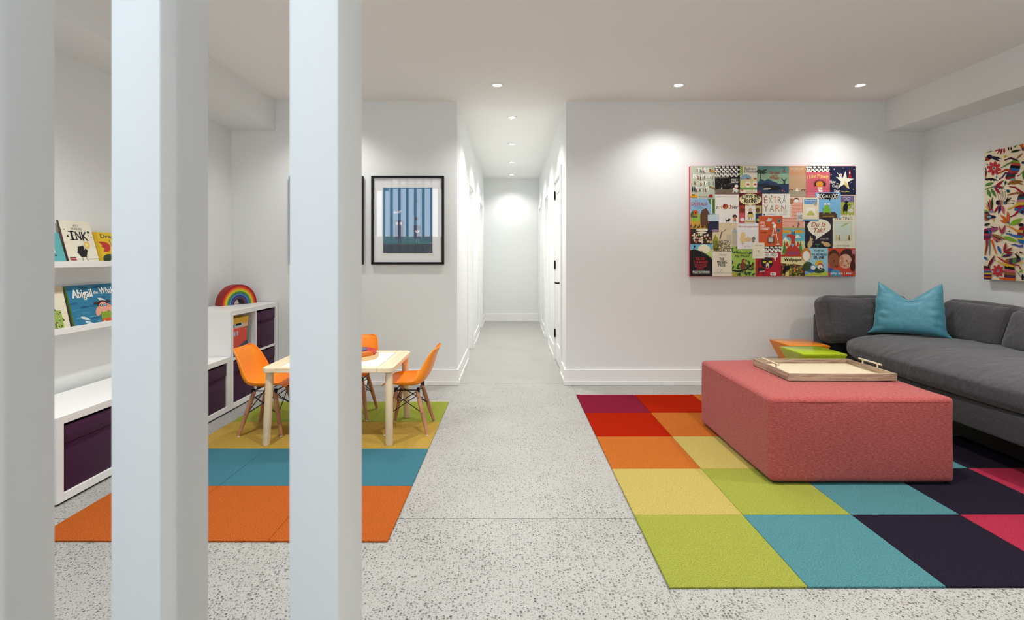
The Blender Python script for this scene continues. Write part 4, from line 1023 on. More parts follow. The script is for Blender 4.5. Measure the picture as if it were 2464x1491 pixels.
def d24(a):
    a.rect(98, 997, 352, 1060, (110, 176, 206)); a.poly([(98, 1060), (352, 1060), (352, 1220), (98, 1120)], (190, 206, 120)); a.ell(258, 1052, 70, 52, (236, 230, 196), 0, 24); a.poly([(98, 1066), (150, 1060), (220, 1078), (290, 1126), (352, 1170), (352, 1366), (98, 1366)], BLK)
    a.ell(148, 1022, 11, 12, BLK); a.line([(146, 1030), (134, 1060)], 8, BLK)
    for k in range(8): a.ell(232 + k * 15, 1078 + k * 11, 8, 5, BLK, 30, 8)
    for i, (s_, x0, x1) in enumerate((('THE DAY', 158, 276), ('THE BABIES', 138, 298), ('CRAWLED', 148, 290), ('AWAY', 170, 260))): a.txt(s_, x0, 1152 + i * 37, x1, 1182 + i * 37, (196, 50, 60), .015)
    a.txt('PEGGY RATHMANN', 126, 1306, 320, 1332, WHT, .02); a.rect(128, 1337, 320, 1340, (180, 176, 170))
cover(97, 996, 354, 1367, (20, 19, 20), 2, d24)
def d25(a):
    a.txt('S. Silverstein', 426, 1108, 516, 1132, (90, 84, 76)); [a.txt(s_, x0, 1154 + i * 34, x1, 1186 + i * 34, BLK, .035) for i, (s_, x0, x1) in enumerate((('THE', 436, 492), ('MISSING', 410, 522), ('PIECE', 422, 504)))]
    a.ell(440, 1308, 30, 26, (70, 64, 58), 0, 24); a.ell(440, 1308, 28, 24, (228, 218, 196), 0, 24); a.line([(432, 1322), (466, 1290)], 3, (70, 64, 58)); a.line([(354, 1332), (576, 1332)], 2.5, (110, 100, 90))
cover(353, 1086, 580, 1369, (228, 218, 196), 3, d25)
def leaves(a, x0, y0, x1, y1, n, cols, L=40, W=16):
    for k in range(n):
        x, y, an = rnd.uniform(x0, x1), rnd.uniform(y0, y1), rnd.uniform(0, 6.28)
        tx, ty = min(max(x + L * math.cos(an), x0), x1), min(max(y + L * math.sin(an), y0), y1); a.leaf(x, y, tx, ty, W, rnd.choice(cols)); a.z -= .5
def d26(a):
    leaves(a, 582, 1180, 852, 1362, 26, [(40, 70, 36), (64, 96, 40), (50, 84, 44)], 60, 26); leaves(a, 582, 1024, 640, 1100, 7, [(50, 90, 40), (70, 110, 50)], 40, 20)
    a.txt("Where's", 638, 1080, 764, 1114, (30, 34, 24), .01); a.txt('My Mom?', 618, 1122, 782, 1156, (30, 34, 24), .01); a.poly([(582, 1290), (650, 1302), (740, 1280), (830, 1210), (836, 1222), (748, 1298), (650, 1322), (582, 1308)], (40, 30, 26))
    a.ell(708, 1248, 32, 46, (120, 62, 40)); a.ell(714, 1190, 24, 26, (120, 62, 40)); a.ell(724, 1194, 13, 15, (206, 140, 110)); a.line([(712, 1290), (740, 1310), (728, 1340), (700, 1336)], 7, (120, 62, 40)); a.leaf(772, 1108, 812, 1092, 24, (44, 60, 130)); leaves(a, 790, 1220, 850, 1280, 8, [(196, 60, 60), (220, 160, 110)], 14, 10); leaves(a, 584, 1320, 640, 1362, 8, [(206, 120, 50)], 18, 12); a.txt('Julia Donaldson & Axel Scheffler', 640, 1054, 812, 1066, (50, 70, 30))
cover(580, 1022, 856, 1369, (160, 190, 84), 2, d26)
def d27(a): a.txt('THE TALE OF', 858, 996, 912, 1003, (150, 140, 124)); a.txt('PETER RABBIT', 846, 1008, 930, 1020, (120, 110, 100), .01); a.rect(862, 1036, 912, 1112, (220, 208, 184)); a.rect(866, 1040, 908, 1108, (238, 230, 210)); a.ell(886, 1080, 12, 17, (196, 170, 140)); a.txt('BEATRIX POTTER', 854, 1130, 920, 1137, (160, 150, 134))
cover(819, 980, 957, 1162, (236, 228, 204), 4, d27)
def d28(a):
    a.rect(960, 1096, 1102, 1152, WHT); a.ell(962, 1124, 14, 28, WHT); a.ell(1100, 1124, 14, 28, WHT); a.poly([(1064, 1150), (1088, 1150), (1084, 1200)], WHT); a.txt('HEY, FROG!', 966, 1102, 1100, 1144, (30, 26, 26), .0)
    a.ell(985, 1212, 72, 62, (44, 38, 40), 0, 24); a.poly([(920, 1190), (930, 1150), (960, 1172)], (44, 38, 40)); a.poly([(1010, 1172), (1030, 1146), (1050, 1190)], (44, 38, 40)); a.ell(958, 1204, 20, 13, (216, 206, 40)); a.ell(1026, 1204, 20, 13, (216, 206, 40)); a.ell(992, 1244, 19, 34, (230, 200, 190)); a.ell(992, 1262, 9, 12, BLK); a.ell(920, 1290, 42, 26, (44, 38, 40)); a.line([(888, 1290), (880, 1350)], 12, (44, 38, 40)); a.line([(944, 1300), (940, 1352)], 12, (44, 38, 40)); a.line([(884, 1290), (888, 1210), (904, 1175), (924, 1190)], 10, (44, 38, 40)); a.line([(900, 1312), (960, 1308)], 6, WHT); a.rect(1024, 1328, 1092, 1358, WHT); a.rect(1036, 1336, 1062, 1350, (60, 56, 56)); a.rect(1066, 1338, 1082, 1349, (90, 86, 84))
cover(854, 1087, 1147, 1369, (178, 26, 46), 3, d28)
def d29(a):
    a.rect(1150, 826, 1424, 960, (110, 180, 200)); a.poly([(1165, 960), (1200, 910), (1240, 960)], WHT); a.poly([(1305, 926), (1335, 882), (1382, 920)], WHT); a.rect(1150, 960, 1424, 1146, (206, 214, 160)); a.rect(1168, 836, 1266, 868, (222, 160, 44)); a.rect(1308, 836, 1406, 868, (222, 160, 44))
    for x in (1190, 1376): a.poly([(x, 950), (x + 28, 1110), (x - 28, 1110)], (80, 130, 60))
    a.poly([(1218, 884), (1256, 880), (1316, 900), (1310, 960), (1320, 1010), (1370, 1060), (1380, 1120), (1404, 1142), (1150, 1142), (1152, 1120), (1200, 1110), (1210, 1050), (1262, 1000), (1268, 940), (1250, 916), (1216, 912)], (186, 62, 44)); a.poly([(1268, 890), (1272, 850), (1280, 850), (1282, 890)], (40, 30, 40)); a.poly([(1296, 890), (1300, 850), (1308, 850), (1306, 892)], (40, 30, 40)); a.poly([(1186, 1010), (1226, 960), (1240, 1030)], (196, 76, 50)); a.poly([(1376, 1010), (1340, 960), (1326, 1030)], (196, 76, 50)); a.poly([(1262, 994), (1308, 994), (1286, 1036)], (140, 160, 200)); a.txt('DRAGON', 1224, 1082, 1352, 1118, (110, 80, 150), .03)
cover(1149, 824, 1427, 1148, (120, 180, 196), 1, d29)
def d30(a):
    a.poly([(1146, 1216), (1230, 1226), (1330, 1232), (1422, 1250), (1422, 1366), (1146, 1366)], (70, 66, 36)); leaves(a, 1150, 1222, 1418, 1362, 46, [(196, 80, 56), (206, 150, 60), (110, 140, 54), (60, 80, 40), (216, 190, 90)], 36, 18)
    a.ell(1218, 1272, 34, 28, BLK); a.ell(1188, 1310, 20, 30, BLK); a.poly([(1196, 1366), (1204, 1316), (1240, 1316), (1240, 1366)], (224, 200, 130)); a.txt('Wallpaper', 1184, 1158, 1392, 1204, (26, 24, 22), .035)
cover(1146, 1147, 1424, 1369, (232, 222, 164), 2, d30)
def d31(a):
    a.ell(1440, 1120, 56, 82, (206, 130, 50)); a.ell(1440, 1134, 42, 60, WHT); a.ell(1460, 1260, 58, 60, (60, 80, 44)); a.txt('OTIS AND RAE', 1526, 1058, 1644, 1082, (36, 34, 40), .02); a.txt('AND', 1572, 1088, 1602, 1096, (36, 34, 40), .02); a.txt('THE GRUMBLING', 1500, 1104, 1678, 1130, (36, 34, 40), .02); a.txt('SPLUNK', 1524, 1134, 1648, 1168, (36, 34, 40), .035)
    a.poly([(1422, 1330), (1688, 1310), (1688, 1366), (1422, 1366)], (190, 200, 70)); a.ell(1585, 1220, 44, 34, (226, 180, 50)); a.ell(1584, 1300, 70, 34, (50, 76, 50)); a.ell(1516, 1264, 32, 34, (80, 130, 190)); a.ell(1520, 1270, 26, 26, WHT); a.ell(1604, 1254, 36, 38, (196, 80, 70)); a.ell(1600, 1262, 30, 28, WHT); a.ell(1606, 1276, 12, 7, (60, 20, 20)); a.ell(1500, 1310, 40, 20, (60, 90, 150)); a.ell(1444, 1330, 26, 20, (120, 170, 210)); a.line([(1490, 1346), (1612, 1344)], 5, (130, 140, 60))
cover(1422, 1041, 1692, 1369, (160, 206, 222), 3, d31)
def d32(a):
    a.rect(1690, 1046, 2004, 1062, (206, 70, 44)); a.ell(1720, 1300, 36, 34, (70, 90, 160)); a.ell(1758, 1158, 74, 96, (84, 50, 34), 0, 24); a.ell(1762, 1186, 66, 84, (150, 86, 54), 0, 24); a.ell(1916, 1150, 88, 100, (76, 34, 30), 0, 24); a.ell(1894, 1196, 74, 84, (226, 176, 146), 0, 24); a.ell(1848, 1188, 26, 62, (206, 140, 104)); a.ell(1978, 1250, 30, 70, (76, 34, 30))
    for x, y in ((1760, 1192), (1910, 1192)): a.ell(x, y, 9, 9, BLK)
    a.ell(1838, 1190, 6, 9, WHT); a.ell(1792, 1252, 22, 10, (110, 56, 44)); a.ell(1884, 1246, 18, 8, (186, 96, 84)); a.ell(1930, 1222, 16, 12, (220, 130, 110)); a.poly([(1720, 1368), (1730, 1306), (1770, 1290), (1826, 1300), (1850, 1368)], (80, 150, 180)); a.poly([(1860, 1368), (1868, 1300), (1930, 1290), (1980, 1310), (1996, 1368)], (200, 70, 60)); a.ell(1988, 1086, 20, 30, (206, 120, 130)); a.txt('why am I me?', 1718, 1318, 1974, 1356, (240, 236, 230), .015)
cover(1688, 1044, 2009, 1369, (206, 78, 48), 2, d32)

# ================================================================== embroidered panel on the side wall
EX, EY1, EY0, EZ0, EZ1, ET = XR, 3.990, 2.95, 1.012, 2.030, .042
em = thing('embroidered_panel', 'cream canvas panel embroidered with bright animals and flowers on the wall over the sofa', 'wall art', (EX, EY1, EZ0), (0, 0, R(-90)))
obj('stretched_canvas', bx(0, EY1 - EY0, -ET, 0, 0, EZ1 - EZ0, .002, 1), plain('cream_canvas', C(226, 212, 182), .9, bump=(400, .2, .002)), em)
PX = EX - ET
def ept(zx, zy):                                                # drawing units: 3.927 units to a photo pixel, turned into metres on the panel
    px, py = 2354 + zx / 3.927, 330 + zy / 3.927
    Y = PX * 1200 / (px - 1231); Z = CAMH - (py - 617) / 1200 * Y
    return (max(0.002, min(EY1 - EY0 - .002, EY1 - Y)), max(.002, min(EZ1 - EZ0 - .002, Z - EZ0)))
e = Art(ept, .00004)
RED, CRI, NAV, GRN, LIM, ORA, PUR, BRN, YEL, TEA, BLU, PNK, DGN, BK, OLV = (196, 52, 62), (158, 26, 50), (24, 24, 60), (84, 132, 58), (130, 176, 44), (214, 100, 34), (84, 46, 84), (150, 100, 44), (218, 180, 56), (30, 84, 92), (44, 104, 168), (206, 96, 112), (44, 60, 36), (20, 18, 22), (110, 120, 40)
def stripes(pts_l, pts_r, cols):
    n = len(cols)
    def ip(P, q):
        k = q * (len(P) - 1); i = min(int(k), len(P) - 2); f = k - i
        return (P[i][0] + (P[i + 1][0] - P[i][0]) * f, P[i][1] + (P[i + 1][1] - P[i][1]) * f)
    for k, c in enumerate(cols):
        A, B, A2, B2 = ip(pts_l, k / n), ip(pts_r, k / n), ip(pts_l, (k + 1) / n), ip(pts_r, (k + 1) / n)
        top = [(A[0] + (B[0] - A[0]) * j / 6, A[1] + (B[1] - A[1]) * j / 6 - (3 if j % 2 else 0) * (j not in (0, 6))) for j in range(7)]
        bot = [(A2[0] + (B2[0] - A2[0]) * j / 6, A2[1] + (B2[1] - A2[1]) * j / 6) for j in range(7)]
        e.band(top, bot, c); e.z -= 1
    e.z += 1
e.leaf(72, 140, 138, 128, 18, GRN)
for x, y, x0 in ((155, 135, 205), (178, 160, 215), (208, 168, 228), (245, 158, 245)): e.leaf(x0, 100, x, y, 18, CRI)
for x in (285, 310): e.leaf(x, 90, x + 4, 128, 16, (60, 24, 44))
e.leaf(338, 98, 372, 70, 14, GRN); e.leaf(302, 142, 408, 118, 24, DGN); e.poly([(386, 75), (410, 62), (431, 60), (431, 128), (414, 124), (404, 95)], ORA); e.ell(424, 112, 10, 18, PUR)
e.ell(92, 200, 24, 22, (186, 60, 50)); e.ell(108, 186, 26, 22, NAV); e.leaf(120, 182, 226, 206, 20, NAV); e.leaf(120, 190, 218, 232, 18, NAV); e.ell(118, 190, 6, 4, (150, 40, 60)); e.ell(72, 218, 8, 6, BK)
e.flower(150, 294, 68, RED, 8, .46, (44, 96, 110), 12); e.ell(258, 181, 14, 11, YEL, -40); e.line([(150, 294), (172, 350), (174, 368)], 3, (110, 140, 150)); e.ell(174, 378, 6, 11, BLU); e.line([(92, 260), (110, 262), (136, 282)], 3, (110, 140, 150)); e.ell(88, 259, 8, 5, BLU, -10)
e.leaf(362, 205, 424, 150, 18, BRN)
stripes([(330, 195), (322, 222), (308, 262), (296, 302), (276, 345), (256, 370), (262, 398)], [(372, 212), (394, 240), (399, 272), (392, 310), (370, 340), (345, 360), (350, 402)], [PUR, LIM, (196, 70, 60), BK, BLU, (186, 50, 30), PUR, DGN, CRI])
e.line([(345, 212), (310, 196), (270, 210), (246, 218)], 20, (76, 34, 64), 9); e.line([(330, 232), (290, 248), (250, 272), (216, 290)], 18, GRN, 8); e.line([(310, 312), (260, 306), (220, 330), (190, 342)], 22, (196, 62, 34), 9); e.line([(300, 336), (256, 340), (230, 376), (196, 400)], 20, PUR, 9)
e.ell(326, 398, 22, 12, (110, 180, 180)); e.ell(345, 425, 55, 21, BRN, -4); e.ell(290, 440, 16, 9, BRN); e.leaf(372, 415, 431, 420, 20, BRN); e.leaf(372, 428, 431, 448, 16, BRN); e.ell(328, 427, 4, 4, BK); e.ell(282, 443, 7, 5, NAV)
e.ell(424, 240, 12, 13, NAV); e.line([(431, 318), (400, 350), (380, 364)], 4, CRI); e.ell(378, 364, 11, 6, CRI, -25); e.leaf(428, 310, 428, 406, 22, GRN)
stripes([(66, 285), (66, 330), (66, 385)], [(74, 290), (88, 334), (72, 385)], [NAV, PNK, TEA, CRI, BRN])
e.poly([(66, 390), (130, 386), (168, 396), (190, 412), (160, 408), (150, 416), (136, 404), (120, 414), (108, 402), (92, 410), (66, 402)], BK)
e.leaf(66, 456, 150, 428, 30, GRN); e.line([(64, 494), (110, 476), (150, 468)], 9, GRN); e.leaf(88, 492, 122, 572, 34, GRN); e.leaf(122, 482, 172, 570, 30, GRN)
e.leaf(155, 475, 248, 402, 26, CRI); e.leaf(160, 470, 244, 470, 22, CRI); e.leaf(158, 474, 212, 540, 28, CRI); e.ell(157, 471, 11, 15, BLU); e.ell(146, 467, 6, 8, (214, 150, 40))
e.ell(259, 430, 9, 18, TEA, 12); e.line([(254, 446), (232, 482), (200, 486)], 3, TEA); e.ell(285, 509, 17, 15, TEA, 35); e.line([(200, 482), (250, 488), (270, 498)], 3, TEA)
e.line([(431, 535), (390, 505), (350, 472), (294, 466)], 26, CRI, 8); e.line([(431, 542), (372, 524), (320, 536), (276, 548)], 26, BRN, 9)
stripes([(384, 545), (372, 580), (362, 618), (352, 655), (340, 690)], [(440, 530), (440, 570), (440, 610), (440, 660), (440, 720)], [(76, 26, 40), TEA, (196, 126, 150), YEL, CRI, BLU])
e.line([(431, 616), (372, 640), (320, 664), (280, 682)], 24, YEL, 10); e.line([(431, 662), (380, 700), (345, 735), (304, 752)], 28, CRI, 9); e.poly([(380, 706), (431, 650), (431, 735), (404, 720)], BLU); e.ell(420, 705, 16, 14, (60, 26, 40))
for x, y in ((178, 505), (196, 590)): pass
for p in ([(178, 504), (192, 560), (200, 594)], [(214, 494), (220, 550), (210, 590)]): e.line(p, 3, (170, 80, 90))
for p in ([(228, 494), (238, 550), (226, 592)], [(258, 506), (258, 570), (240, 600)]): e.line(p, 3, BK)
e.ell(190, 618, 20, 24, BK); e.ell(208, 617, 15, 24, PUR); e.ell(226, 616, 13, 22, ORA); e.ell(240, 616, 10, 18, (110, 180, 186)); e.ell(258, 620, 14, 14, BK); e.ell(258, 621, 5, 5, (150, 180, 200))
e.leaf(206, 640, 150, 718, 22, CRI); e.leaf(220, 640, 190, 728, 22, NAV); e.leaf(226, 640, 246, 730, 30, PNK); e.leaf(262, 612, 290, 560, 12, BK); e.leaf(266, 612, 322, 564, 12, BK); e.line([(272, 612), (310, 596), (342, 602)], 3, BK); e.line([(272, 624), (310, 620), (336, 628)], 3, BK); e.ell(342, 602, 5, 5, BK); e.ell(336, 628, 5, 5, BK)
for x, y, c in ((64, 650, YEL), (74, 620, PNK), (90, 602, TEA), (108, 578, (206, 84, 40)), (136, 560, DGN)): e.leaf(128, 696, x + 2, y, 20, c)
e.ell(122, 690, 20, 14, CRI); e.ell(126, 700, 22, 12, (150, 130, 170)); stripes([(62, 682), (62, 735), (64, 788)], [(90, 690), (118, 736), (90, 790)], [LIM, PUR, BRN, (150, 50, 40), BRN]); e.poly([(95, 725), (130, 735), (160, 740), (168, 755), (150, 765), (110, 770), (92, 790)], PUR); e.ell(150, 752, 18, 14, NAV); e.ell(106, 752, 20, 12, (110, 180, 180)); e.leaf(148, 765, 152, 804, 10, YEL)
e.leaf(290, 798, 208, 730, 28, ORA); e.leaf(292, 798, 280, 694, 28, ORA); e.leaf(286, 806, 206, 786, 26, ORA); e.line([(292, 800), (300, 836)], 5, GRN); e.leaf(302, 828, 426, 764, 46, LIM); e.ell(288, 806, 8, 9, BLU)
e.ell(410, 828, 26, 17, BK); e.leaf(386, 826, 374, 812, 10, ORA); e.leaf(58, 834, 118, 812, 26, DGN)
e.ell(140, 872, 50, 22, (150, 80, 120), -12); e.ell(176, 858, 14, 14, (150, 80, 120)); e.leaf(168, 858, 118, 836, 9, BK); stripes([(62, 866), (60, 920), (58, 972)], [(126, 858), (128, 920), (112, 976)], [CRI, BK, RED, PUR, CRI]); e.poly([(92, 858), (110, 856), (128, 930), (116, 936)], BLU)
for x, y, c in ((192, 998, NAV), (178, 996, PNK), (212, 990, (206, 96, 50)), (238, 980, PUR), (276, 970, BRN)): e.leaf(128, 912, x, y, 24, c)
for x, y, c in ((62, 1108, YEL), (70, 1114, CRI), (110, 1116, (120, 120, 124)), (176, 1106, ORA)): e.line([(84 + (x - 60) * .4, 972), (80 + (x - 60) * .62, 1030), (x, y)], 22, c, 6)
e.leaf(228, 916, 202, 836, 20, (176, 56, 80)); e.leaf(232, 914, 262, 820, 24, (176, 56, 80)); e.line([(236, 912), (210, 938)], 7, LIM); e.leaf(240, 936, 386, 990, 36, LIM); e.line([(238, 908), (270, 888), (298, 886)], 3, GRN); e.ell(300, 887, 7, 6, NAV)
stripes([(392, 858), (378, 900), (368, 942), (392, 1000)], [(440, 840), (440, 900), (440, 950), (440, 1010)], [CRI, TEA, CRI, YEL, BLU]); e.line([(431, 892), (370, 886), (320, 852), (276, 838)], 28, (222, 140, 40), 9); e.line([(431, 940), (360, 936), (300, 914), (266, 908)], 28, BLU, 9); e.line([(431, 1026), (390, 1030), (350, 1012), (318, 1016)], 24, (70, 90, 160), 9)
e.leaf(188, 1022, 224, 1106, 26, BLU); e.leaf(250, 1088, 268, 990, 28, CRI); e.leaf(254, 1088, 332, 1040, 24, CRI); e.leaf(254, 1090, 344, 1092, 22, CRI); e.line([(250, 1086), (222, 1138)], 9, LIM); e.leaf(232, 1126, 336, 1108, 26, PUR); e.line([(262, 1082), (340, 1064), (394, 1062)], 3, GRN); e.ell(394, 1062, 5, 4, YEL)
e.leaf(56, 1128, 98, 1160, 24, BLU); e.leaf(96, 1230, 164, 1112, 26, (110, 20, 40)); e.ell(166, 1164, 6, 6, PUR)
stripes([(56, 1214), (55, 1280), (54, 1344)], [(112, 1222), (132, 1280), (126, 1348)], [BK, CRI, PNK, BLU, YEL, PUR, ORA, PUR]); e.flower(192, 1260, 60, RED, 8, .44, (150, 90, 150), 8)
stripes([(262, 1160), (256, 1220), (254, 1290), (252, 1350)], [(340, 1190), (350, 1240), (358, 1300), (356, 1355)], [CRI, YEL, BK, PNK, BRN, PUR, ORA]); e.line([(300, 1190), (250, 1170), (186, 1128)], 26, RED, 9); e.line([(290, 1210), (240, 1200), (186, 1168)], 26, YEL, 9); stripes([(270, 1150), (330, 1140), (400, 1130)], [(262, 1180), (330, 1200), (408, 1170)], [BRN, PUR, GRN, PUR]); e.poly([(350, 1098), (366, 1100), (392, 1122), (406, 1140), (400, 1160), (376, 1140)], BK); e.leaf(372, 1100, 376, 1080, 10, RED); e.line([(260, 1336), (205, 1332)], 18, ORA); e.line([(330, 1204), (390, 1210), (410, 1250)], 12, CRI); e.line([(388, 1190), (431, 1178)], 12, YEL); e.leaf(392, 1280, 431, 1250, 18, LIM); e.line([(368, 1262), (400, 1310), (431, 1320)], 8, (140, 136, 180)); e.ell(428, 1322, 12, 30, BK); e.leaf(392, 1082, 431, 1096, 18, (70, 26, 40)); e.ell(424, 1146, 14, 11, (110, 180, 186)); e.ell(58, 1026, 4, 8, CRI)
e.build('embroidery', em, M['stitch'], -ET - .0006)
# the rest of the panel, beyond the frame of the photo: the same motifs
def ept2(x, y): return (.31 + x, 1.016 - y)
e2 = Art(ept2, .00004); rr = random.Random(5); cl = [RED, CRI, NAV, GRN, LIM, ORA, PUR, BRN, YEL, TEA, BLU, PNK]
for iy in range(7):
    for ix in range(5):
        x, y = .075 + ix * .135 + rr.uniform(-.02, .02), .08 + iy * .14 + rr.uniform(-.02, .02)
        if (ix + iy) % 2: e2.flower(x, y, .055, rr.choice(cl), 8, .46, rr.choice(cl), rr.uniform(0, 40))
        else:
            for k in range(5): e2.leaf(x, y, x + .065 * math.cos(k * 1.25 + ix), y + .065 * math.sin(k * 1.25 + ix), .022, rr.choice(cl)); e2.z -= .6
e2.build('embroidery', em, M['stitch'], -ET - .0006)

# ================================================================== framed pictures
def framed(label, x0, x1, z0, z1, kind):
    t = thing('framed_picture', label, 'picture', (x0, YB, z0), group='black framed pictures by the hallway')
    W, H = x1 - x0, z1 - z0; f, D = .021, .026
    for a, b, c, d in ((0, W, 0, f), (0, W, H - f, H), (0, f, f, H - f), (W - f, W, f, H - f)): obj('frame_rail', bx(a, b, -D, 0, c, d, .0012, 1), M['black'], t)
    obj('mat_board', bx(f, W - f, -.012, -.004, f, H - f), plain('mat_board', (0.94, 0.94, 0.94, 1), .9), t)
    obj('glazing', bx(f - .002, W - f + .002, -.0195, -.018, f - .002, H - f + .002), M['glass'], t)
    def tf(x, y): return (f + (x - 208) / 868 * (W - 2 * f), H - f - (y - 155) / 1075 * (H - 2 * f))
    a = Art(tf)
    a.rect(316, 262, 968, 1136, (238, 236, 230)); a.rect(328, 274, 957, 1112, (50, 116, 160))
    if kind == 0:
        for k in range(14): a.rect(332 + k * 45, 276, 338 + k * 45, 900, (60, 128, 172)); a.z -= 1  # faint slat reflection painted into the print as lighter stripes
        a.z += 1; a.rect(328, 888, 957, 990, (60, 116, 134)); a.rect(328, 990, 957, 1112, (42, 58, 74)); a.poly([(845, 925), (957, 985), (957, 888), (845, 888)], (54, 92, 120)); a.line([(328, 998), (957, 992)], 4, (90, 140, 150))
        a.ell(770, 442, 24, 24, (54, 80, 128)); a.rect(480, 690, 590, 936, (52, 62, 104)); a.rect(720, 752, 806, 930, (46, 58, 96))
        for x in (503, 553): a.ell(x, 732, 16, 17, (222, 214, 214)); a.ell(x, 732, 6, 7, (150, 60, 80))
        a.poly([(730, 824), (795, 822), (786, 846), (760, 854), (742, 846)], (222, 214, 218)); a.ell(762, 832, 14, 8, (170, 90, 110))
        a.poly([(460, 610), (468, 566), (500, 590), (530, 574), (562, 560), (545, 600), (500, 600)], (206, 190, 210)); a.line([(516, 936), (526, 990)], 10, (26, 40, 60)); a.line([(550, 936), (552, 990)], 10, (26, 40, 60)); a.line([(756, 930), (754, 984)], 5, (150, 170, 180)); a.line([(782, 930), (780, 984)], 5, (150, 170, 180)); a.line([(590, 720), (636, 770), (650, 830)], 4, (30, 50, 70)); a.line([(480, 716), (440, 716), (420, 650)], 4, (30, 50, 70)); a.rect(738, 652, 782, 692, (40, 60, 90)); a.line([(760, 692), (764, 752)], 4, (120, 140, 160)); a.line([(892, 1096), (902, 1070), (906, 1094), (916, 1084), (924, 1096), (934, 1082), (944, 1092)], 3, (130, 150, 160))
    else:
        a.rect(328, 700, 957, 1112, (70, 60, 50)); a.ell(640, 560, 120, 120, (190, 150, 80)); a.rect(470, 640, 800, 900, (120, 70, 56))
    a.build('art_print', t, None, -.0125)
    return t
framed('black framed blue print of two boxy figures, between the end slat and hallway', -1.300, -.627, 1.122, 1.941, 0)
framed('black framed print almost hidden behind the end slat, only its edge showing', -2.060, -1.375, 1.122, 1.941, 1)

# ================================================================== picture ledges and books
def ledge(label, z):
    t = thing('picture_ledge', label, 'shelf', (XL, 2.45, z), group='white picture ledges')
    obj('shelf_board', bx(0, .12, 0, 1.15, 0, .012, .0008, 1), M['laminate'], t)
    obj('back_board', bx(0, .012, 0, 1.15, .012, .065, .0008, 1), M['laminate'], t)
    obj('front_lip', bx(.108, .12, 0, 1.15, .012, .034, .0008, 1), M['laminate'], t)
ledge('upper white picture ledge, holding the tall ink book', 1.134)
ledge('lower white picture ledge, above the low cube shelf', .764)
def book(label, y0, w, h, z, fx, lean, th, ccol, draw, spine=None):
    """stands on a ledge and leans on the wall; the cover faces the room"""
    t = thing('picture_book', label, 'book', (fx, y0, z), (R(-lean), 0, R(90)), 'picture books on the ledges')
    mt = plain('book_board', C(*ccol), .45); ms = plain('book_spine', C(*(spine or ccol)), .45)
    obj('front_board', bx(0, w, 0, .0025, 0, h), mt, t); obj('back_board', bx(0, w, th - .0025, th, 0, h), mt, t)
    obj('spine', bx(-.0022, .0, 0, th, 0, h), ms, t)
    obj('page_block', bx(.001, w - .004, .0025, th - .0025, .004, h - .004), plain('paper', C(236, 230, 214), .9), t)
    a = Art(lambda x, y: (x * w, (1 - y) * h)); draw(a); a.build('cover_print', t, None, -.0003)
    return t
def b_ink(a):
    a.rect(0, 0, 1, 1, (228, 222, 202)); a.txt("IKE'S", .42, .085, .58, .14, (50, 40, 36), .01); a.txt('INCREDIBLE', .32, .16, .68, .21, (70, 50, 44), .01)
    a.rect(.265, .25, .335, .44, BLK); a.rect(.20, .238, .39, .262, BLK); a.rect(.21, .424, .40, .447, BLK)
    a.txt('N', .42, .25, .58, .44, BLK, .045); a.txt('K', .62, .25, .80, .445, BLK, .05)
    for x, y, r in ((.10, .21, .015), (.16, .36, .026), (.86, .25, .036), (.93, .36, .016), (.84, .33, .012), (.13, .25, .008)): a.ell(x, y, r, r * .8, BLK, 0, 12)
    a.ell(.50, .70, .155, .13, BLK, 0, 11); [a.ell(.50 + .15 * math.cos(k), .70 + .125 * math.sin(k), .03, .02, BLK, 0, 8) for k in range(7)]
    a.ell(.70, .55, .10, .08, (226, 186, 90), 0, 16); a.ell(.70, .55, .05, .04, (238, 214, 140), 0, 16); a.line([(.70, .55), (.56, .66)], .016, (230, 222, 200)); a.line([(.46, .82), (.44, .94)], .010, BLK); a.line([(.57, .82), (.62, .92)], .010, BLK); a.ell(.42, .955, .04, .010, BLK); a.ell(.65, .935, .05, .010, BLK)
    a.line([(0, .875), (1, .865)], .006, (120, 110, 96)); a.rect(.06, .84, .24, .90, (170, 70, 76)); a.rect(.05, .825, .23, .842, (40, 34, 32)); a.rect(.06, .855, .24, .86, (220, 200, 190))
book('tall cream picture book with INK in big black letters on the upper ledge', 2.838, .208, .268, 1.147, -2.512, 15, .011, (228, 222, 202), b_ink, (84, 62, 50))
def b_dragons(a):
    a.rect(0, 0, 1, 1, (222, 186, 30)); a.rect(0, 0, .07, 1, (206, 168, 26)); a.txt('Dragons', .16, .06, .86, .22, (66, 40, 84), .02); a.txt('Love Tacos', .40, .24, .90, .36, (66, 40, 84), .02)
    a.leaf(.40, .45, .06, .30, .16, (186, 54, 50)); a.leaf(.38, .46, .14, .62, .14, (186, 54, 50)); a.leaf(.36, .46, .10, .44, .12, (186, 54, 50)); a.ell(.56, .60, .16, .24, (200, 206, 220)); a.line([(.42, .40), (.56, .46), (.58, .70)], .06, (60, 44, 90)); a.ell(.28, .84, .20, .16, (50, 66, 34)); a.ell(.34, .90, .05, .04, WHT)
book('yellow dragon picture book beside the ink book on the upper ledge', 3.052, .255, .205, 1.147, -2.508, 14, .014, (222, 186, 30), b_dragons, (204, 170, 40))
def b_teal(a): a.rect(0, 0, 1, 1, (90, 168, 172)); a.rect(.70, .34, .74, .62, WHT); a.ell(.72, .70, .03, .025, (30, 40, 44)); a.ell(.50, .45, .10, .10, WHT); a.rect(.74, .90, .90, .96, (220, 236, 234))
book('teal book half hidden behind the ink book on the upper ledge', 2.605, .205, .19, 1.147, -2.500, 17, .012, (90, 168, 172), b_teal)
def b_tri(a): a.rect(0, 0, 1, 1, (230, 222, 196)); a.rect(0, 0, 1, .17, (206, 190, 156)); a.poly([(.06, .80), (.46, .12), (.90, .78)], (34, 31, 30))
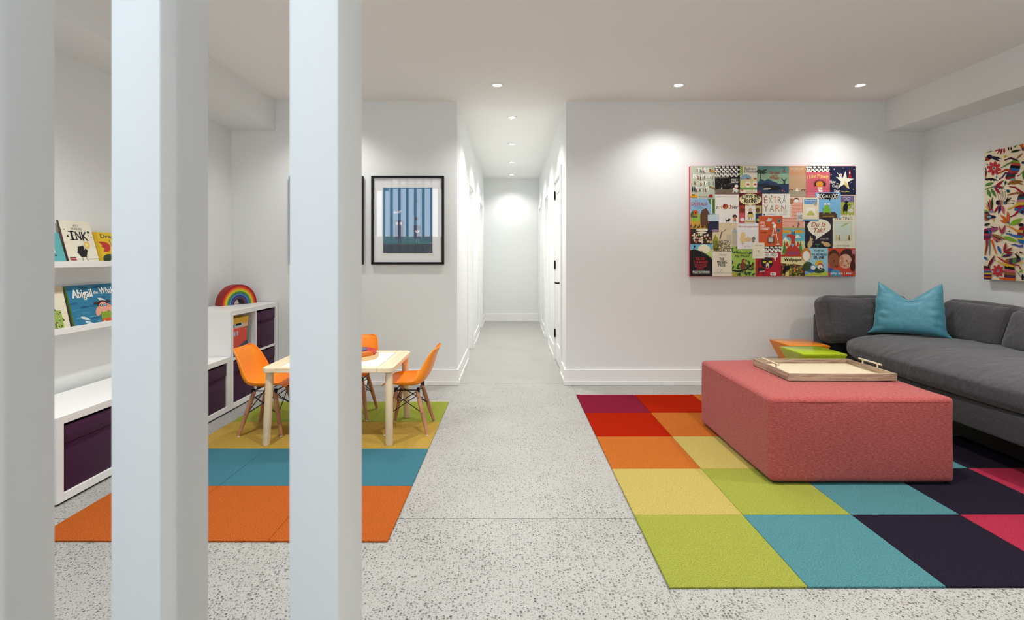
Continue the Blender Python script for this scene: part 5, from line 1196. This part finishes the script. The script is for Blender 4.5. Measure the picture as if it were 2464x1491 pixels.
book('cream book with a large black triangle on the lower ledge', 2.600, .255, .255, .777, -2.522, 12, .012, (230, 222, 196), b_tri, (44, 40, 38))
def b_whale(a):
    a.rect(0, 0, 1, 1, (44, 118, 152)); r_ = random.Random(3)
    for k in range(26):
        x, y = r_.uniform(.05, .95), r_.uniform(.02, .96); a.leaf(x - .1, y, min(1, x + .1), y + r_.uniform(-.04, .04), .05, r_.choice([(30, 96, 130), (72, 150, 176), (56, 134, 162), (24, 82, 116)]))
    for x, y in ((.24, .80), (.30, .92), (.66, .40)): a.leaf(x - .1, y - .06, x + .08, y + .05, .07, (206, 222, 220))
    a.txt('Abigail', .08, .10, .47, .36, WHT, .02); a.txt('the', .50, .155, .60, .235, WHT, .02); a.txt('Whale', .63, .09, .97, .25, WHT, .02)
    a.ell(.64, .52, .115, .12, (66, 40, 36)); a.ell(.50, .46, .05, .03, (66, 40, 36), -20); a.ell(.77, .44, .05, .035, (66, 40, 36), 20); a.ell(.645, .58, .105, .13, (224, 160, 136)); a.ell(.52, .66, .06, .12, (224, 160, 136), 20); a.ell(.78, .62, .06, .13, (224, 160, 136), -24)
    for x in (.605, .69): a.ell(x, .53, .036, .03, (20, 30, 40)); a.ell(x, .53, .022, .018, (120, 190, 220))
    a.poly([(.56, .70), (.76, .68), (.80, .86), (.54, .88)], (130, 160, 40)); a.poly([(.54, .86), (.82, .84), (.84, 1), (.54, 1)], (206, 90, 44)); [a.ell(x, y, .018, .02, CRM) for x, y in ((.60, .92), (.70, .95), (.78, .90))]
book('blue sea picture book with a swimmer in goggles on the lower ledge', 2.872, .350, .255, .777, -2.510, 14, .011, (44, 118, 152), b_whale, (98, 120, 44))
def b_small(a):
    a.rect(0, 0, 1, 1, (150, 176, 80)); r_ = random.Random(8)
    for k in range(60): a.ell(r_.uniform(.05, .95), r_.uniform(.05, .86), .03, .03, r_.choice([(120, 40, 60), (60, 110, 50), (226, 196, 90), (206, 200, 190), (60, 60, 70)]), 0, 7)
    a.rect(0, .90, 1, 1, (226, 214, 170))
book('small busy green patterned book at the end of the lower ledge', 2.660, .135, .12, .777, -2.502, 12, .010, (150, 176, 80), b_small)

# ================================================================== house box in the tall shelf
yc, zc_, w_, h_ = tall[1][0]
hb = thing('storage_box', 'cardboard storage box printed with a red house and yellow lid in the tall shelf', 'box', (KX1 - .022, yc - .040, zc_), (0, 0, R(90)))
HW, HH, HD = .125, .305, .33
obj('body', bx(-HW, HW, 0, HD, 0, HH - .02), plain('box_navy', C(70, 66, 96), .6), hb)
obj('lid', bx(-HW - .003, HW + .003, -.003, HD + .003, HH - .045, HH, .001, 1), plain('box_lid_yellow', C(226, 172, 36), .6), hb)
a = Art(lambda x, y: (-HW + (x - 292) / 158 * 2 * HW, HH - (y - 395) / 392 * HH))
a.rect(292, 440, 450, 580, (60, 92, 92)); a.rect(440, 440, 450, 650, (96, 130, 120)); a.poly([(310, 502), (326, 486), (450, 450), (448, 502)], (226, 166, 140)); a.poly([(400, 440), (450, 440), (450, 452), (400, 468)], (226, 172, 36)); a.poly([(306, 506), (330, 498), (440, 512), (440, 640), (306, 712)], (214, 76, 56)); a.rect(324, 440, 400, 486, (168, 198, 214)); a.rect(332, 446, 384, 474, (20, 20, 24))
for x in (318, 342): a.rect(x, 530, x + 13, 576, (160, 196, 220))
a.build('house_print', hb, None, -.0008)
